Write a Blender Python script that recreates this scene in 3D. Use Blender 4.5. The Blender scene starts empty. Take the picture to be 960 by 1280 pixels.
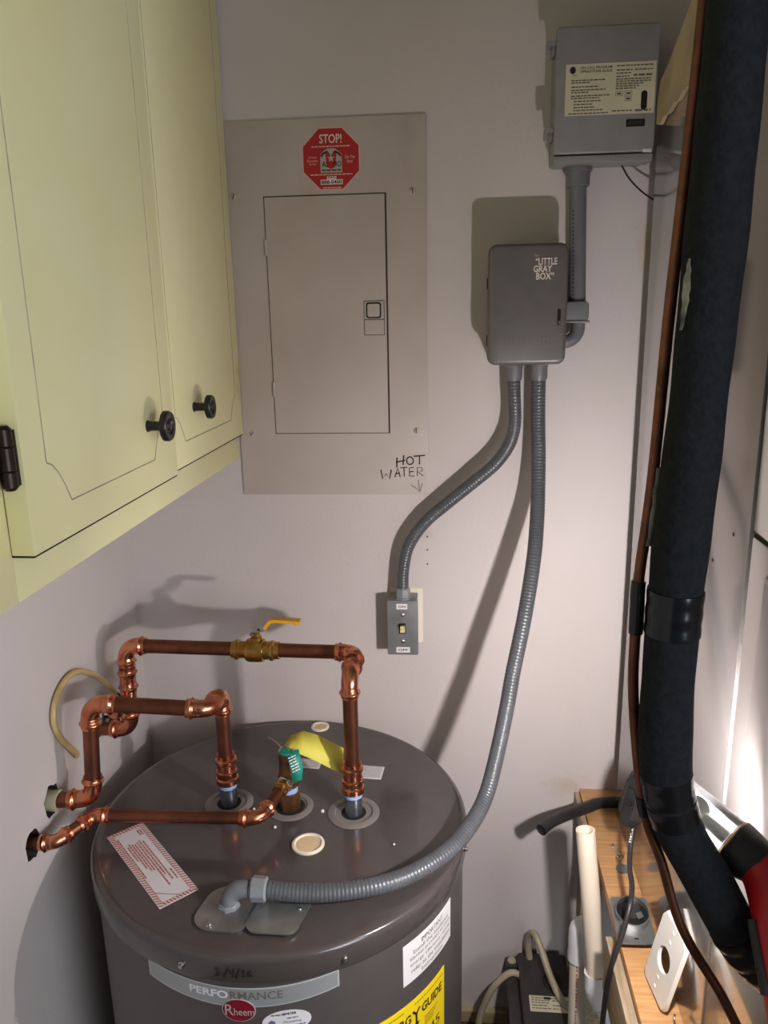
import bpy, bmesh, math, random
from mathutils import Vector, Matrix
random.seed(7)
V = Vector
scene = bpy.context.scene
COL = scene.collection
R = math.radians

# ------------------------------------------------------------------ camera
cam_d = bpy.data.cameras.new('camera')
cam = bpy.data.objects.new('camera', cam_d)
COL.objects.link(cam)
cam_d.sensor_fit = 'VERTICAL'
cam_d.sensor_height = 24.0
cam_d.lens = 24.0 * 967.0 / 1280.0
cam_d.clip_start = 0.02
_yaw, _pit, _rol = R(5.316), R(14.137), R(-1.11)
_f0 = V((-math.sin(_yaw), math.cos(_yaw), 0)); _r0 = V((math.cos(_yaw), math.sin(_yaw), 0)); _u0 = V((0, 0, 1))
FWD = _f0 * math.cos(_pit) - _u0 * math.sin(_pit)
_u1 = _u0 * math.cos(_pit) + _f0 * math.sin(_pit)
RGT = _r0 * math.cos(_rol) + _u1 * math.sin(_rol)
UPV = -_r0 * math.sin(_rol) + _u1 * math.cos(_rol)
m = Matrix((RGT, UPV, -FWD)).transposed().to_4x4()
m.translation = V((0, -1.30, 1.40))
cam.matrix_world = m
scene.camera = cam

# ------------------------------------------------------------------ world, light, exposure
LED_STRENGTH = 3600.0
world = bpy.data.worlds.new('world'); scene.world = world
world.use_nodes = True
bg = world.node_tree.nodes['Background']
bg.inputs['Color'].default_value = (0.80, 0.90, 1.0, 1)
bg.inputs['Strength'].default_value = 0.105
day_d = bpy.data.lights.new('daylight_from_doorway', 'AREA'); day_d.shape = 'RECTANGLE'; day_d.size = 0.9; day_d.size_y = 1.7
day_d.energy = 47.0; day_d.color = (0.84, 0.92, 1.0)
day = bpy.data.objects.new('daylight_from_doorway', day_d); COL.objects.link(day)
day.location = (1.80, -2.55, 1.35)
day.rotation_euler = (V((-0.35, -0.4, 1.15)) - V(day.location)).to_track_quat('-Z', 'Z').to_euler()
scene.view_settings.view_transform = 'Standard'
scene.view_settings.look = 'None'
scene.view_settings.gamma = 1.0
scene.view_settings.exposure = 0.0
try: scene.view_settings.use_curve_mapping = False
except Exception: pass

# ------------------------------------------------------------------ materials
def lin(c):
    out = []
    for v in c[:3]:
        v /= 255.0
        out.append(v / 12.92 if v <= 0.04045 else ((v + 0.055) / 1.055) ** 2.4)
    return tuple(out) + (1.0,)

def mat(name, c1, c2=None, scale=8.0, rough=0.6, metal=0.0, bump=0.0, bscale=60.0, stretch=None,
        coat=0.0, detail=4.0, lo=0.35, hi=0.7, spec=None, rough2=None, stains=()):
    M = bpy.data.materials.new(name); M.use_nodes = True
    nt = M.node_tree; N = nt.nodes; L = nt.links
    b = N['Principled BSDF']
    b.inputs['Base Color'].default_value = lin(c1)
    b.inputs['Roughness'].default_value = rough
    b.inputs['Metallic'].default_value = metal
    if coat: b.inputs['Coat Weight'].default_value = coat; b.inputs['Coat Roughness'].default_value = 0.08
    if spec is not None: b.inputs['Specular IOR Level'].default_value = spec
    tc = None
    def coords(st=None):
        nonlocal tc
        if tc is None: tc = N.new('ShaderNodeTexCoord')
        if st is None: return tc.outputs['Object']
        mp = N.new('ShaderNodeMapping'); mp.inputs['Scale'].default_value = st
        L.new(tc.outputs['Object'], mp.inputs['Vector']); return mp.outputs['Vector']
    col = None
    if c2 is not None:
        n = N.new('ShaderNodeTexNoise'); n.inputs['Scale'].default_value = scale; n.inputs['Detail'].default_value = detail
        L.new(coords(stretch), n.inputs['Vector'])
        r = N.new('ShaderNodeValToRGB')
        r.color_ramp.elements[0].position = lo; r.color_ramp.elements[0].color = lin(c1)
        r.color_ramp.elements[1].position = hi; r.color_ramp.elements[1].color = lin(c2)
        L.new(n.outputs['Fac'], r.inputs['Fac'])
        col = r.outputs['Color']
        if rough2 is not None:
            mr = N.new('ShaderNodeMapRange'); mr.inputs['From Min'].default_value = lo; mr.inputs['From Max'].default_value = hi
            mr.inputs['To Min'].default_value = rough; mr.inputs['To Max'].default_value = rough2
            L.new(n.outputs['Fac'], mr.inputs['Value']); L.new(mr.outputs['Result'], b.inputs['Roughness'])
    for (cen, rad, sc) in stains:                   # a stain with a ragged edge of its own
        mp = N.new('ShaderNodeMapping')
        mp.inputs['Location'].default_value = [-cen[i] / rad[i] for i in range(3)]
        mp.inputs['Scale'].default_value = [1.0 / r for r in rad]
        L.new(coords(), mp.inputs['Vector'])
        ln = N.new('ShaderNodeVectorMath'); ln.operation = 'LENGTH'; L.new(mp.outputs['Vector'], ln.inputs[0])
        ns = N.new('ShaderNodeTexNoise'); ns.inputs['Scale'].default_value = 45; ns.inputs['Detail'].default_value = 6
        L.new(coords(), ns.inputs['Vector'])
        ad = N.new('ShaderNodeMath'); ad.operation = 'MULTIPLY_ADD'; ad.inputs[1].default_value = 1.6
        L.new(ns.outputs['Fac'], ad.inputs[0]); L.new(ln.outputs['Value'], ad.inputs[2])
        mr = N.new('ShaderNodeMapRange'); mr.inputs['From Min'].default_value = 1.75; mr.inputs['From Max'].default_value = 0.9
        mr.inputs['To Min'].default_value = 0.0; mr.inputs['To Max'].default_value = 0.55
        L.new(ad.outputs[0], mr.inputs['Value'])
        mx = N.new('ShaderNodeMix'); mx.data_type = 'RGBA'
        L.new(mr.outputs['Result'], mx.inputs['Factor'])
        if col is not None: L.new(col, mx.inputs[6])
        else: mx.inputs[6].default_value = lin(c1)
        mx.inputs[7].default_value = lin(sc); col = mx.outputs[2]
    if col is not None: L.new(col, b.inputs['Base Color'])
    if bump:
        n2 = N.new('ShaderNodeTexNoise'); n2.inputs['Scale'].default_value = bscale; n2.inputs['Detail'].default_value = 5
        L.new(coords(stretch if stretch and scale < 30 else None), n2.inputs['Vector'])
        bp = N.new('ShaderNodeBump'); bp.inputs['Strength'].default_value = bump; bp.inputs['Distance'].default_value = 0.002
        L.new(n2.outputs['Fac'], bp.inputs['Height']); L.new(bp.outputs['Normal'], b.inputs['Normal'])
    return M

M = {}
M['wall'] = mat('wall_paint', (206, 196, 193), (199, 188, 183), 3.0, 0.62, bump=0.25, bscale=160,
                stains=[((0.305, 0, 1.50), (0.03, 9, 0.06), (196, 170, 120)), ((0.21, 0, 0.545), (0.05, 9, 0.03), (176, 158, 140)),
                        ((-0.05, 0, 1.035), (0.02, 9, 0.02), (190, 172, 156))])
M['panel_gap'] = mat('shaded_gap', (58, 48, 42), rough=0.9)  # brown that puts the shade round the panel door into colour
M['panel_paint'] = mat('panel_paint', (192, 180, 172), (180, 166, 156), 6.0, 0.5, bump=0.12, bscale=120,
                       stains=[((0.115, 0, 0.42), (0.05, 9, 0.12), (176, 154, 140)), ((-0.02, 0, 0.19), (0.03, 9, 0.06), (186, 164, 152)), ((0.13, 0, 0.30), (0.02, 9, 0.1), (172, 156, 138))])
M['ceiling'] = mat('ceiling_paint', (200, 195, 188), rough=0.8)
M['floor'] = mat('floor_boards', (92, 74, 62), (66, 52, 44), 14, 0.6, bump=0.2)
M['baseboard'] = mat('baseboard_paint', (196, 182, 140), (150, 132, 96), 20, 0.6)
M['yellow_paint'] = mat('yellow_cabinet_paint', (232, 224, 176), (226, 216, 160), 5.0, 0.42, bump=0.1, bscale=90, lo=0.3, hi=0.75,
                        stains=[((0.234, 0.63, 0.135), (9, 0.04, 0.05), (176, 154, 70)), ((0.234, 0.80, 0.12), (9, 0.03, 0.03), (190, 168, 90))])
M['groove'] = mat('groove_wear', (182, 170, 146), (150, 134, 110), 30, 0.7)
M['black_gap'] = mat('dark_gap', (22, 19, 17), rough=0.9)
M['black_plastic'] = mat('black_plastic', (26, 25, 25), rough=0.32)
M['matte_black'] = mat('matte_black_plastic', (42, 40, 40), (30, 29, 29), 40, rough=0.55)
M['bronze'] = mat('dark_bronze', (58, 44, 38), (38, 30, 27), 30, rough=0.38, metal=0.7)
M['red_vinyl'] = mat('red_vinyl', (172, 24, 28), rough=0.45)
M['white_print'] = mat('white_print', (225, 215, 205), rough=0.55)
M['pink_print'] = mat('pale_pink_print', (226, 180, 168), rough=0.6)
M['grey_print'] = mat('grey_print', (176, 170, 160), rough=0.6)
M['black_print'] = mat('black_print', (28, 25, 24), rough=0.6)
M['brown_print'] = mat('brown_grey_print', (104, 96, 88), rough=0.6)
M['red_print'] = mat('red_print', (186, 92, 84), rough=0.6)
M['pvc_print'] = mat('faded_red_pipe_print', (176, 128, 122), rough=0.6)
M['purple_print'] = mat('purple_print', (112, 100, 140), rough=0.6)
M['marker'] = mat('marker_ink', (34, 26, 26), rough=0.6)
M['marker_thin'] = mat('marker_ink_faded', (108, 92, 86), rough=0.6)
M['emboss_highlight'] = mat('grey_enamel_highlight', (118, 112, 110), rough=0.3)  # lighter grey paints in the highlight on the raised lettering
M['grey_box'] = mat('grey_enamel', (100, 95, 93), (94, 89, 87), 50, 0.33, bump=0.05, bscale=200)
M['meter_grey'] = mat('meter_grey', (142, 140, 141), (134, 132, 133), 40, 0.4, bump=0.05, bscale=200)
M['conduit_grey'] = mat('conduit_pvc_grey', (80, 82, 86), (74, 76, 80), 30, 0.34)
M['pvc_grey'] = mat('rigid_pvc_grey', (112, 112, 116), (102, 102, 106), 30, 0.42)
M['fitting_grey'] = mat('fitting_grey', (128, 130, 134), rough=0.38)
M['label_cream'] = mat('label_cream', (214, 206, 180), (204, 196, 168), 20, 0.55)
M['label_white'] = mat('label_white', (226, 222, 222), rough=0.5)
M['label_yellow'] = mat('label_yellow', (248, 216, 24), rough=0.5)
M['label_silver'] = mat('label_silver', (164, 166, 166), rough=0.32, metal=0.35)
M['label_edge'] = mat('label_edge_silver', (206, 208, 208), rough=0.3, metal=0.3)
M['maroon'] = mat('badge_maroon', (128, 20, 36), rough=0.35)
M['tank_lid'] = mat('tank_lid_grey', (80, 73, 71), (76, 69, 67), 40, 0.2, metal=0.1, bump=0.02, bscale=300, coat=0.3)
M['tank'] = mat('tank_jacket_grey', (88, 82, 80), (84, 78, 76), 40, 0.36, metal=0.15, bump=0.06, bscale=400)
M['ring_plastic'] = mat('grey_ring_plastic', (124, 116, 112), rough=0.4)
M['cap_cream'] = mat('cream_plastic', (234, 224, 206), rough=0.5)
M['cap_fill'] = mat('cream_foam', (226, 200, 160), (214, 186, 146), 40, 0.7)
M['galv'] = mat('galvanised_steel', (176, 178, 176), (140, 142, 142), 26, 0.3, metal=0.85, rough2=0.42)
M['steel'] = mat('bright_steel', (196, 196, 196), rough=0.25, metal=1.0)
M['nipple'] = mat('zinc_nipple', (150, 158, 168), (110, 118, 128), 60, 0.3, metal=0.9)
M['blue_tape'] = mat('blue_sealant', (150, 172, 214), rough=0.6)
M['copper'] = mat('bright_copper', (220, 146, 114), (184, 104, 74), 34, 0.2, metal=1.0, rough2=0.34)
M['copper_pipe'] = mat('dull_copper_pipe', (136, 82, 60), (96, 60, 48), 26, 0.36, metal=0.9, rough2=0.46, stretch=(1, 1, 1))
M['copper_line'] = mat('weathered_copper_line', (128, 82, 60), (84, 54, 42), 40, 0.42, metal=0.8)
M['brass'] = mat('brass', (200, 160, 92), (160, 120, 62), 40, 0.28, metal=1.0)
M['bronze_cast'] = mat('cast_bronze', (160, 116, 80), (128, 92, 62), 60, 0.42, metal=0.9)
M['lever_yellow'] = mat('yellow_vinyl_grip', (222, 160, 24), rough=0.4)
M['tag_yellow'] = mat('yellow_paper_tag', (226, 214, 92), (216, 202, 78), 12, 0.6)
M['tag_teal'] = mat('teal_tag', (20, 132, 112), rough=0.5)
M['tan_tube'] = mat('yellowed_vinyl_tube', (206, 178, 128), (190, 160, 108), 20, 0.35)
M['pump_tube'] = mat('cloudy_vinyl_tube', (176, 164, 138), (156, 142, 114), 20, 0.4)
M['chrome'] = mat('chrome', (210, 212, 216), rough=0.12, metal=1.0)
M['insul_stub'] = mat('old_pipe_sleeve', (170, 166, 138), (140, 136, 108), 40, 0.8, bump=0.4)
M['ply'] = mat('plywood', (204, 158, 106), (176, 126, 78), 5.0, 0.5, stretch=(2.5, 34, 34), bump=0.1, bscale=8, lo=0.32, hi=0.72)
M['pale_wood'] = mat('pale_board', (182, 162, 136), (150, 130, 104), 6.0, 0.65, stretch=(20, 2, 20), bump=0.1)
M['unit'] = mat('unit_sheet_metal', (168, 162, 158), (160, 154, 150), 4.0, 0.15, metal=0.8, coat=0.4)
M['unit_dark'] = mat('unit_seam', (40, 38, 37), rough=0.7)
M['mastic'] = mat('tan_duct_mastic', (190, 172, 142), (168, 148, 118), 16, 0.85, bump=0.9, bscale=28)
M['foam'] = mat('black_pipe_foam', (33, 35, 39), (22, 24, 28), 160, 0.92, bump=0.7, bscale=260, spec=0.25)
M['tape'] = mat('black_vinyl_tape', (18, 18, 21), rough=0.2)
M['foam_torn'] = mat('torn_foam_face', (160, 160, 146), (70, 72, 68), 60, 0.9, bump=0.8, bscale=120)
M['rubber'] = mat('black_rubber', (42, 41, 41), (30, 29, 29), 40, 0.5)
M['cord'] = mat('dark_grey_cord', (44, 40, 41), rough=0.4)
M['paint_drip'] = mat('dried_white_paint', (206, 204, 204), rough=0.6)
M['white_plastic'] = mat('white_plate_plastic', (228, 222, 214), rough=0.35)
M['pvc_cream'] = mat('cream_pvc', (236, 222, 202), (228, 210, 188), 8, 0.36)
M['pvc_white'] = mat('white_pvc', (232, 230, 234), rough=0.34)
M['pvc_bore'] = mat('pvc_bore', (226, 204, 178), rough=0.6)
M['slug'] = mat('zinc_slug', (128, 130, 132), rough=0.4, metal=0.6)
M['pump'] = mat('pump_black_plastic', (58, 54, 53), (48, 45, 44), 60, 0.5)
M['ivory'] = mat('ivory_toggle', (222, 206, 150), rough=0.4)
M['switch_grey'] = mat('switch_cover_steel', (140, 142, 142), (126, 128, 128), 30, 0.36, metal=0.45)
M['torch_red'] = mat('red_tool_plastic', (178, 20, 28), rough=0.4)
M['pale_fuzz'] = mat('foam_bead_white', (230, 228, 220), rough=0.8)
M['ragged'] = mat('hole_rim_plaster', (70, 60, 52), (48, 42, 37), 60, 0.9, bump=0.5)

def lens_mat():
    X = bpy.data.materials.new('clear_lens_plastic'); X.use_nodes = True
    nt = X.node_tree; N = nt.nodes; L = nt.links; N.clear()
    o = N.new('ShaderNodeOutputMaterial')
    tr = N.new('ShaderNodeBsdfTransparent'); tr.inputs['Color'].default_value = (0.93, 0.92, 0.9, 1)
    gl = N.new('ShaderNodeBsdfGlossy'); gl.inputs['Roughness'].default_value = 0.08; gl.inputs['Color'].default_value = (0.9, 0.9, 0.9, 1)
    df = N.new('ShaderNodeBsdfDiffuse'); df.inputs['Color'].default_value = (0.85, 0.83, 0.78, 1)
    fr = N.new('ShaderNodeFresnel'); fr.inputs['IOR'].default_value = 1.5
    m1 = N.new('ShaderNodeMixShader'); m1.inputs['Fac'].default_value = 0.12
    m2 = N.new('ShaderNodeMixShader')
    L.new(tr.outputs[0], m1.inputs[1]); L.new(df.outputs[0], m1.inputs[2])
    L.new(fr.outputs[0], m2.inputs['Fac']); L.new(m1.outputs[0], m2.inputs[1]); L.new(gl.outputs[0], m2.inputs[2])
    L.new(m2.outputs[0], o.inputs['Surface'])
    return X
M['lens'] = lens_mat()
def led_mat(k=1.0):
    X = bpy.data.materials.new('lit_led'); X.use_nodes = True
    N = X.node_tree.nodes; N.clear()
    o = N.new('ShaderNodeOutputMaterial'); e = N.new('ShaderNodeEmission')
    e.inputs['Color'].default_value = (1.0, 0.96, 0.985, 1); e.inputs['Strength'].default_value = LED_STRENGTH * k
    X.node_tree.links.new(e.outputs[0], o.inputs['Surface']); return X
M['led'] = led_mat(); M['led_side'] = led_mat(0.025)

# ------------------------------------------------------------------ mesh helpers
class MB:
    """collects shapes and links them as ONE mesh object"""
    def __init__(s): s.v = []; s.f = []
    def add(s, vs, fs):
        o = len(s.v); s.v += [tuple(x) for x in vs]; s.f += [tuple(i + o for i in q) for q in fs]; return s
    def bm(s, b):
        b.verts.ensure_lookup_table(); b.verts.index_update()
        s.add([v.co.copy() for v in b.verts], [[v.index for v in f.verts] for f in b.faces]); b.free(); return s
    def box(s, a, c, bev=0.0, seg=2):
        b = bmesh.new(); bmesh.ops.create_cube(b, size=1)
        for v in b.verts:
            v.co = V([(a[i] + c[i]) / 2 + v.co[i] * abs(c[i] - a[i]) for i in range(3)])
        if bev: bmesh.ops.bevel(b, geom=b.edges[:], offset=bev, segments=seg, affect='EDGES', profile=0.6)
        return s.bm(b)
    def rbox(s, a, c, axis, rad, bev=0.0, seg=5, bseg=3):
        """box with its four edges along axis rounded by rad, other edges bevelled by bev"""
        b = bmesh.new(); bmesh.ops.create_cube(b, size=1)
        for v in b.verts:
            v.co = V([(a[i] + c[i]) / 2 + v.co[i] * abs(c[i] - a[i]) for i in range(3)])
        ed = [e for e in b.edges if abs((e.verts[0].co - e.verts[1].co).normalized()[axis]) > 0.99]
        bmesh.ops.bevel(b, geom=ed, offset=rad, segments=seg, affect='EDGES', profile=0.5)
        if bev:
            ed = [e for e in b.edges if len(e.link_faces) == 2 and e.calc_face_angle(0) > 1.0]
            bmesh.ops.bevel(b, geom=ed, offset=bev, segments=bseg, affect='EDGES', profile=0.5)
        return s.bm(b)
    def cyl(s, p, q, r, n=20, r2=None): return s.sweep([p, q], [r, r if r2 is None else r2], n)
    def sweep(s, pts, rad, n=14, cap=True, start=None):
        pts = [V(p) for p in pts]; k = len(pts)
        if not hasattr(rad, '__len__'): rad = [rad] * k
        tan = []
        for i in range(k):
            d = pts[min(i + 1, k - 1)] - pts[max(i - 1, 0)]
            if d.length < 1e-9: d = tan[-1] if tan else V((0, 0, 1))
            tan.append(d.normalized())
        ref = V((0, 0, 1)) if abs(tan[0].z) < 0.9 else V((0, 1, 0))
        if start is not None: ref = V(start)
        u = (ref - tan[0] * ref.dot(tan[0])).normalized()
        vs = []; fs = []
        for i in range(k):
            u = (u - tan[i] * u.dot(tan[i])).normalized(); w = tan[i].cross(u)
            for j in range(n):
                a = 2 * math.pi * j / n
                vs.append(pts[i] + (u * math.cos(a) + w * math.sin(a)) * rad[i])
        for i in range(k - 1):
            for j in range(n):
                a = i * n + j; b = i * n + (j + 1) % n
                fs.append((a, b, b + n, a + n))
        if cap: fs.append(tuple(range(n - 1, -1, -1))); fs.append(tuple(range((k - 1) * n, k * n)))
        return s.add(vs, fs)
    def lathe(s, o, axis, prof, n=32, cap=True):
        """prof: list of (distance along axis, radius)"""
        o = V(o); ax = V(axis).normalized()
        ref = V((1, 0, 0)) if abs(ax.x) < 0.9 else V((0, 1, 0))
        u = (ref - ax * ref.dot(ax)).normalized(); w = ax.cross(u); vs = []; fs = []
        for (h, r) in prof:
            for j in range(n):
                a = 2 * math.pi * j / n
                vs.append(o + ax * h + (u * math.cos(a) + w * math.sin(a)) * r)
        for i in range(len(prof) - 1):
            for j in range(n):
                a = i * n + j; b = i * n + (j + 1) % n
                fs.append((a, b, b + n, a + n))
        if cap: fs.append(tuple(range(n - 1, -1, -1))); k = len(prof); fs.append(tuple(range((k - 1) * n, k * n)))
        return s.add(vs, fs)
    def prism(s, poly, fn, d0, d1):
        """poly of (u,v) extruded between depths d0 and d1 through the mapping fn(u,v,d)"""
        n = len(poly)
        vs = [fn(u, v, d0) for u, v in poly] + [fn(u, v, d1) for u, v in poly]
        fs = [tuple(range(n - 1, -1, -1)), tuple(range(n, 2 * n))]
        for i in range(n):
            j = (i + 1) % n; fs.append((i, j, j + n, i + n))
        return s.add(vs, fs)
    def sheet(s, poly_top, poly_bot, fn, d=0.0006):
        """thin sticker between an upper and a lower edge given as equal lists of (u,v)"""
        n = len(poly_top)
        vs = [fn(u, v, d) for u, v in poly_top] + [fn(u, v, d) for u, v in poly_bot]
        vs += [fn(u, v, 0) for u, v in poly_top] + [fn(u, v, 0) for u, v in poly_bot]
        fs = []
        for i in range(n - 1):
            fs.append((n + i, n + i + 1, i + 1, i)); fs.append((2 * n + i, 2 * n + i + 1, i + 1, i)[::-1])
            fs.append((3 * n + i, 3 * n + i + 1, n + i + 1, n + i))
        fs.append((0, 2 * n, 3 * n, n)); fs.append((n - 1, 2 * n - 1, 4 * n - 1, 3 * n - 1))
        return s.add(vs, fs)
    def rect(s, u0, v0, u1, v1, fn, d=0.0006, n=8):
        us = [u0 + (u1 - u0) * i / n for i in range(n + 1)]
        return s.sheet([(u, v1) for u in us], [(u, v0) for u in us], fn, d)
    def build(s, name, material, parent=None, smooth=True, angle=38, label=None):
        me = bpy.data.meshes.new(name)
        org = V(parent['_o']) if parent is not None else V((0, 0, 0))
        me.from_pydata([V(v) - org for v in s.v], [], s.f); me.update()
        bm_ = bmesh.new(); bm_.from_mesh(me); bmesh.ops.recalc_face_normals(bm_, faces=bm_.faces[:]); bm_.to_mesh(me); bm_.free()
        if smooth:
            me.polygons.foreach_set('use_smooth', [True] * len(me.polygons))
            me.set_sharp_from_angle(angle=R(angle))
        me.materials.append(material)
        o = bpy.data.objects.new(name, me); COL.objects.link(o)
        o['_o'] = list(org)
        if parent is not None: o.parent = parent
        if label: o['label'] = label
        return o

def thing(name, label, cat, loc, group=None):
    o = bpy.data.objects.new(name, None); COL.objects.link(o)
    o.empty_display_size = 0.02
    o.location = loc; o['_o'] = list(loc); o['label'] = label; o['category'] = cat
    if group: o['group'] = group
    return o
def tag(o, label, cat, group=None):
    o['label'] = label; o['category'] = cat
    if group: o['group'] = group
    return o
def struct(name, mb, material):
    o = mb.build(name, material, smooth=False); o['kind'] = 'structure'; return o
def plane(o, ex, ey):
    o = V(o); ex = V(ex).normalized(); ey = V(ey).normalized(); n = ex.cross(ey)
    return lambda u, v, d=0.0: o + ex * u + ey * v + n * d
def wallfn(x, y, z): return plane((x, y, z), (1, 0, 0), (0, 0, 1))        # faces the camera side
def spline(pts, n=10):
    P = [V(p) for p in pts]; P = [P[0] * 2 - P[1]] + P + [P[-1] * 2 - P[-2]]; out = []
    for i in range(1, len(P) - 2):
        a, b, c, d = P[i - 1:i + 3]
        for k in range(n):
            t = k / n
            out.append(0.5 * ((2 * b) + (c - a) * t + (2 * a - 5 * b + 4 * c - d) * t * t + (3 * b - a - 3 * c + d) * t ** 3))
    out.append(P[-2]); return out
def resample(pts, step):
    P = [V(p) for p in pts]; out = [P[0].copy()]; acc = 0.0
    for i in range(1, len(P)):
        a, b = P[i - 1], P[i]; L = (b - a).length; pos = step - acc
        while pos <= L: out.append(a.lerp(b, pos / L)); pos += step
        acc = (acc + L) % step if L < step - acc or True else 0
        acc = L - (pos - step) if pos - step <= L else acc
    out.append(P[-1]); return out
def dens(pts, step):
    P = [V(p) for p in pts]; d = [0.0]
    for i in range(1, len(P)): d.append(d[-1] + (P[i] - P[i - 1]).length)
    n = max(2, int(d[-1] / step)); out = []; S = []; i = 0
    for k in range(n + 1):
        t = d[-1] * k / n
        while i < len(d) - 2 and d[i + 1] < t: i += 1
        out.append(P[i].lerp(P[i + 1], (t - d[i]) / max(1e-9, d[i + 1] - d[i]))); S.append(t)
    return out, S
def arc_corner(a, b, c, rad, sock, n=10):
    """path of an elbow at corner b between directions to a and c; returns points, and its two ends"""
    a, b, c = V(a), V(b), V(c); d1 = (a - b).normalized(); d2 = (c - b).normalized()
    ang = d1.angle(d2); t = rad / math.tan(ang / 2)
    p1 = b + d1 * t; p2 = b + d2 * t
    cen = b + (d1 + d2).normalized() * (rad / math.sin(ang / 2))
    r1 = p1 - cen; r2 = p2 - cen; w = r1.angle(r2); pts = [p1 + d1 * sock]
    for i in range(n + 1):
        k = i / n
        pts.append(cen + (r1 * math.sin((1 - k) * w) + r2 * math.sin(k * w)) / math.sin(w))
    pts.append(p2 + d2 * sock); return pts
def text(name, s_, fn, w, h, material, parent, d=0.0004, u=0.0, v=0.0, slant=0.0, bold=0.0):
    cu = bpy.data.curves.new(name, 'FONT'); cu.body = s_; cu.size = 1.0; cu.resolution_u = 3
    cu.align_x = 'CENTER'; cu.shear = slant; cu.offset = bold
    ob = bpy.data.objects.new(name, cu); COL.objects.link(ob)
    me = bpy.data.meshes.new_from_object(ob)
    vs = [x.co.copy() for x in me.vertices]; fs = [tuple(p.vertices) for p in me.polygons]
    bpy.data.objects.remove(ob); bpy.data.curves.remove(cu); bpy.data.meshes.remove(me)
    x0 = min(a.x for a in vs); x1 = max(a.x for a in vs); y0 = min(a.y for a in vs); y1 = max(a.y for a in vs)
    sx = w / (x1 - x0); sy = h / (y1 - y0) if h else sx
    mb = MB(); mb.add([fn(u + (a.x - (x0 + x1) / 2) * sx, v + (a.y - (y0 + y1) / 2) * sy, d) for a in vs], fs)
    me = bpy.data.meshes.new(name); org = V(parent['_o'])
    me.from_pydata([V(p) - org for p in mb.v], [], mb.f); me.update(); me.materials.append(material)
    o = bpy.data.objects.new(name, me); COL.objects.link(o); o.parent = parent; o['_o'] = list(org)
    return o
def word_lines(name, lines, fn, material, parent, h, d=0.0004, seed=1):
    """tiny unreadable print: rows of short dashes; lines of (u0, u1, v)"""
    rnd = random.Random(seed); mb = MB()
    for (u0, u1, v) in lines:
        u = u0
        while u < u1 - h * 0.6:
            w = min(rnd.uniform(1.6, 4.2) * h, u1 - u)
            vs = [fn(u, v - h / 2, d), fn(u + w, v - h / 2, d), fn(u + w, v + h / 2, d), fn(u, v + h / 2, d)]
            mb.add(vs, [(0, 1, 2, 3)]); u += w + h * 0.6
    o = mb.build(name, material, parent, smooth=False); o['kind'] = 'stuff'; return o
def stroke(mb, pts, fn, w, d=0.0004):
    pts = [V((p[0], p[1], 0)) for p in pts]
    L = []; Rr = []
    for i, p in enumerate(pts):
        t = pts[min(i + 1, len(pts) - 1)] - pts[max(i - 1, 0)]; t.normalize(); n = V((-t.y, t.x, 0)) * w / 2
        L.append(p + n); Rr.append(p - n)
    vs = [fn(q.x, q.y, d) for q in L] + [fn(q.x, q.y, d) for q in Rr]; k = len(pts)
    mb.add(vs, [(i, i + 1, k + i + 1, k + i) for i in range(k - 1)])

# ------------------------------------------------------------------ the room
WL = -0.583
struct('floor', MB().box((-0.75, -3.2, -0.05), (2.2, 0.06, 0.0)), M['floor'])
struct('ceiling', MB().box((-0.75, -3.2, 2.30), (2.2, 0.06, 2.35)), M['ceiling'])
wall = struct('wall_back', MB().box((WL - 0.06, 0.0, 0.0), (1.4, 0.06, 2.30)), M['wall'])
# the left wall has three rough holes for the pipes
HOLES = [(-0.2, 0.752, 0.017), (-0.356, 0.726, 0.021), (-0.415, 0.696, 0.019)]
wl = MB().box((WL - 0.06, -2.6, 0.0), (WL, 0.0, 2.30)).build('wall_left', M['wall'], smooth=False)
wl['kind'] = 'structure'
cut = MB()
for (y, z, r) in HOLES:
    rnd = random.Random(int(z * 1000)); n = 18; vs = []
    for x in (WL - 0.045, WL + 0.02):
        rnd.seed(int(z * 1000))
        for j in range(n):
            a = 2 * math.pi * j / n; q = r * rnd.uniform(0.9, 1.15)
            vs.append((x, y + math.cos(a) * q, z + math.sin(a) * q * 1.1))
    cut.add(vs, [tuple(range(n)), tuple(range(2 * n - 1, n - 1, -1))] + [(j, j + n, (j + 1) % n + n, (j + 1) % n) for j in range(n)])
co = cut.build('cutter', M['ragged'], smooth=False)
md = wl.modifiers.new('holes', 'BOOLEAN'); md.object = co; md.operation = 'DIFFERENCE'; md.solver = 'EXACT'
dg = bpy.context.evaluated_depsgraph_get()
nm = bpy.data.meshes.new_from_object(wl.evaluated_get(dg))
wl.modifiers.clear(); wl.data = nm; bpy.data.objects.remove(co)
if len(nm.materials) < 2: nm.materials.append(M['ragged'])
for p in nm.polygons:
    c = p.center
    if WL - 0.055 < c.x < WL - 0.0005 and any((c.y - y) ** 2 + (c.z - z) ** 2 < (r * 1.4) ** 2 for (y, z, r) in HOLES): p.material_index = len(nm.materials) - 1
struct('baseboard_back', MB().box((WL, -0.014, 0.0), (0.6, 0.0, 0.028), 0.002), M['baseboard'])
struct('baseboard_left', MB().box((WL, -2.0, 0.0), (WL + 0.014, -0.014, 0.028), 0.002), M['baseboard'])

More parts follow.
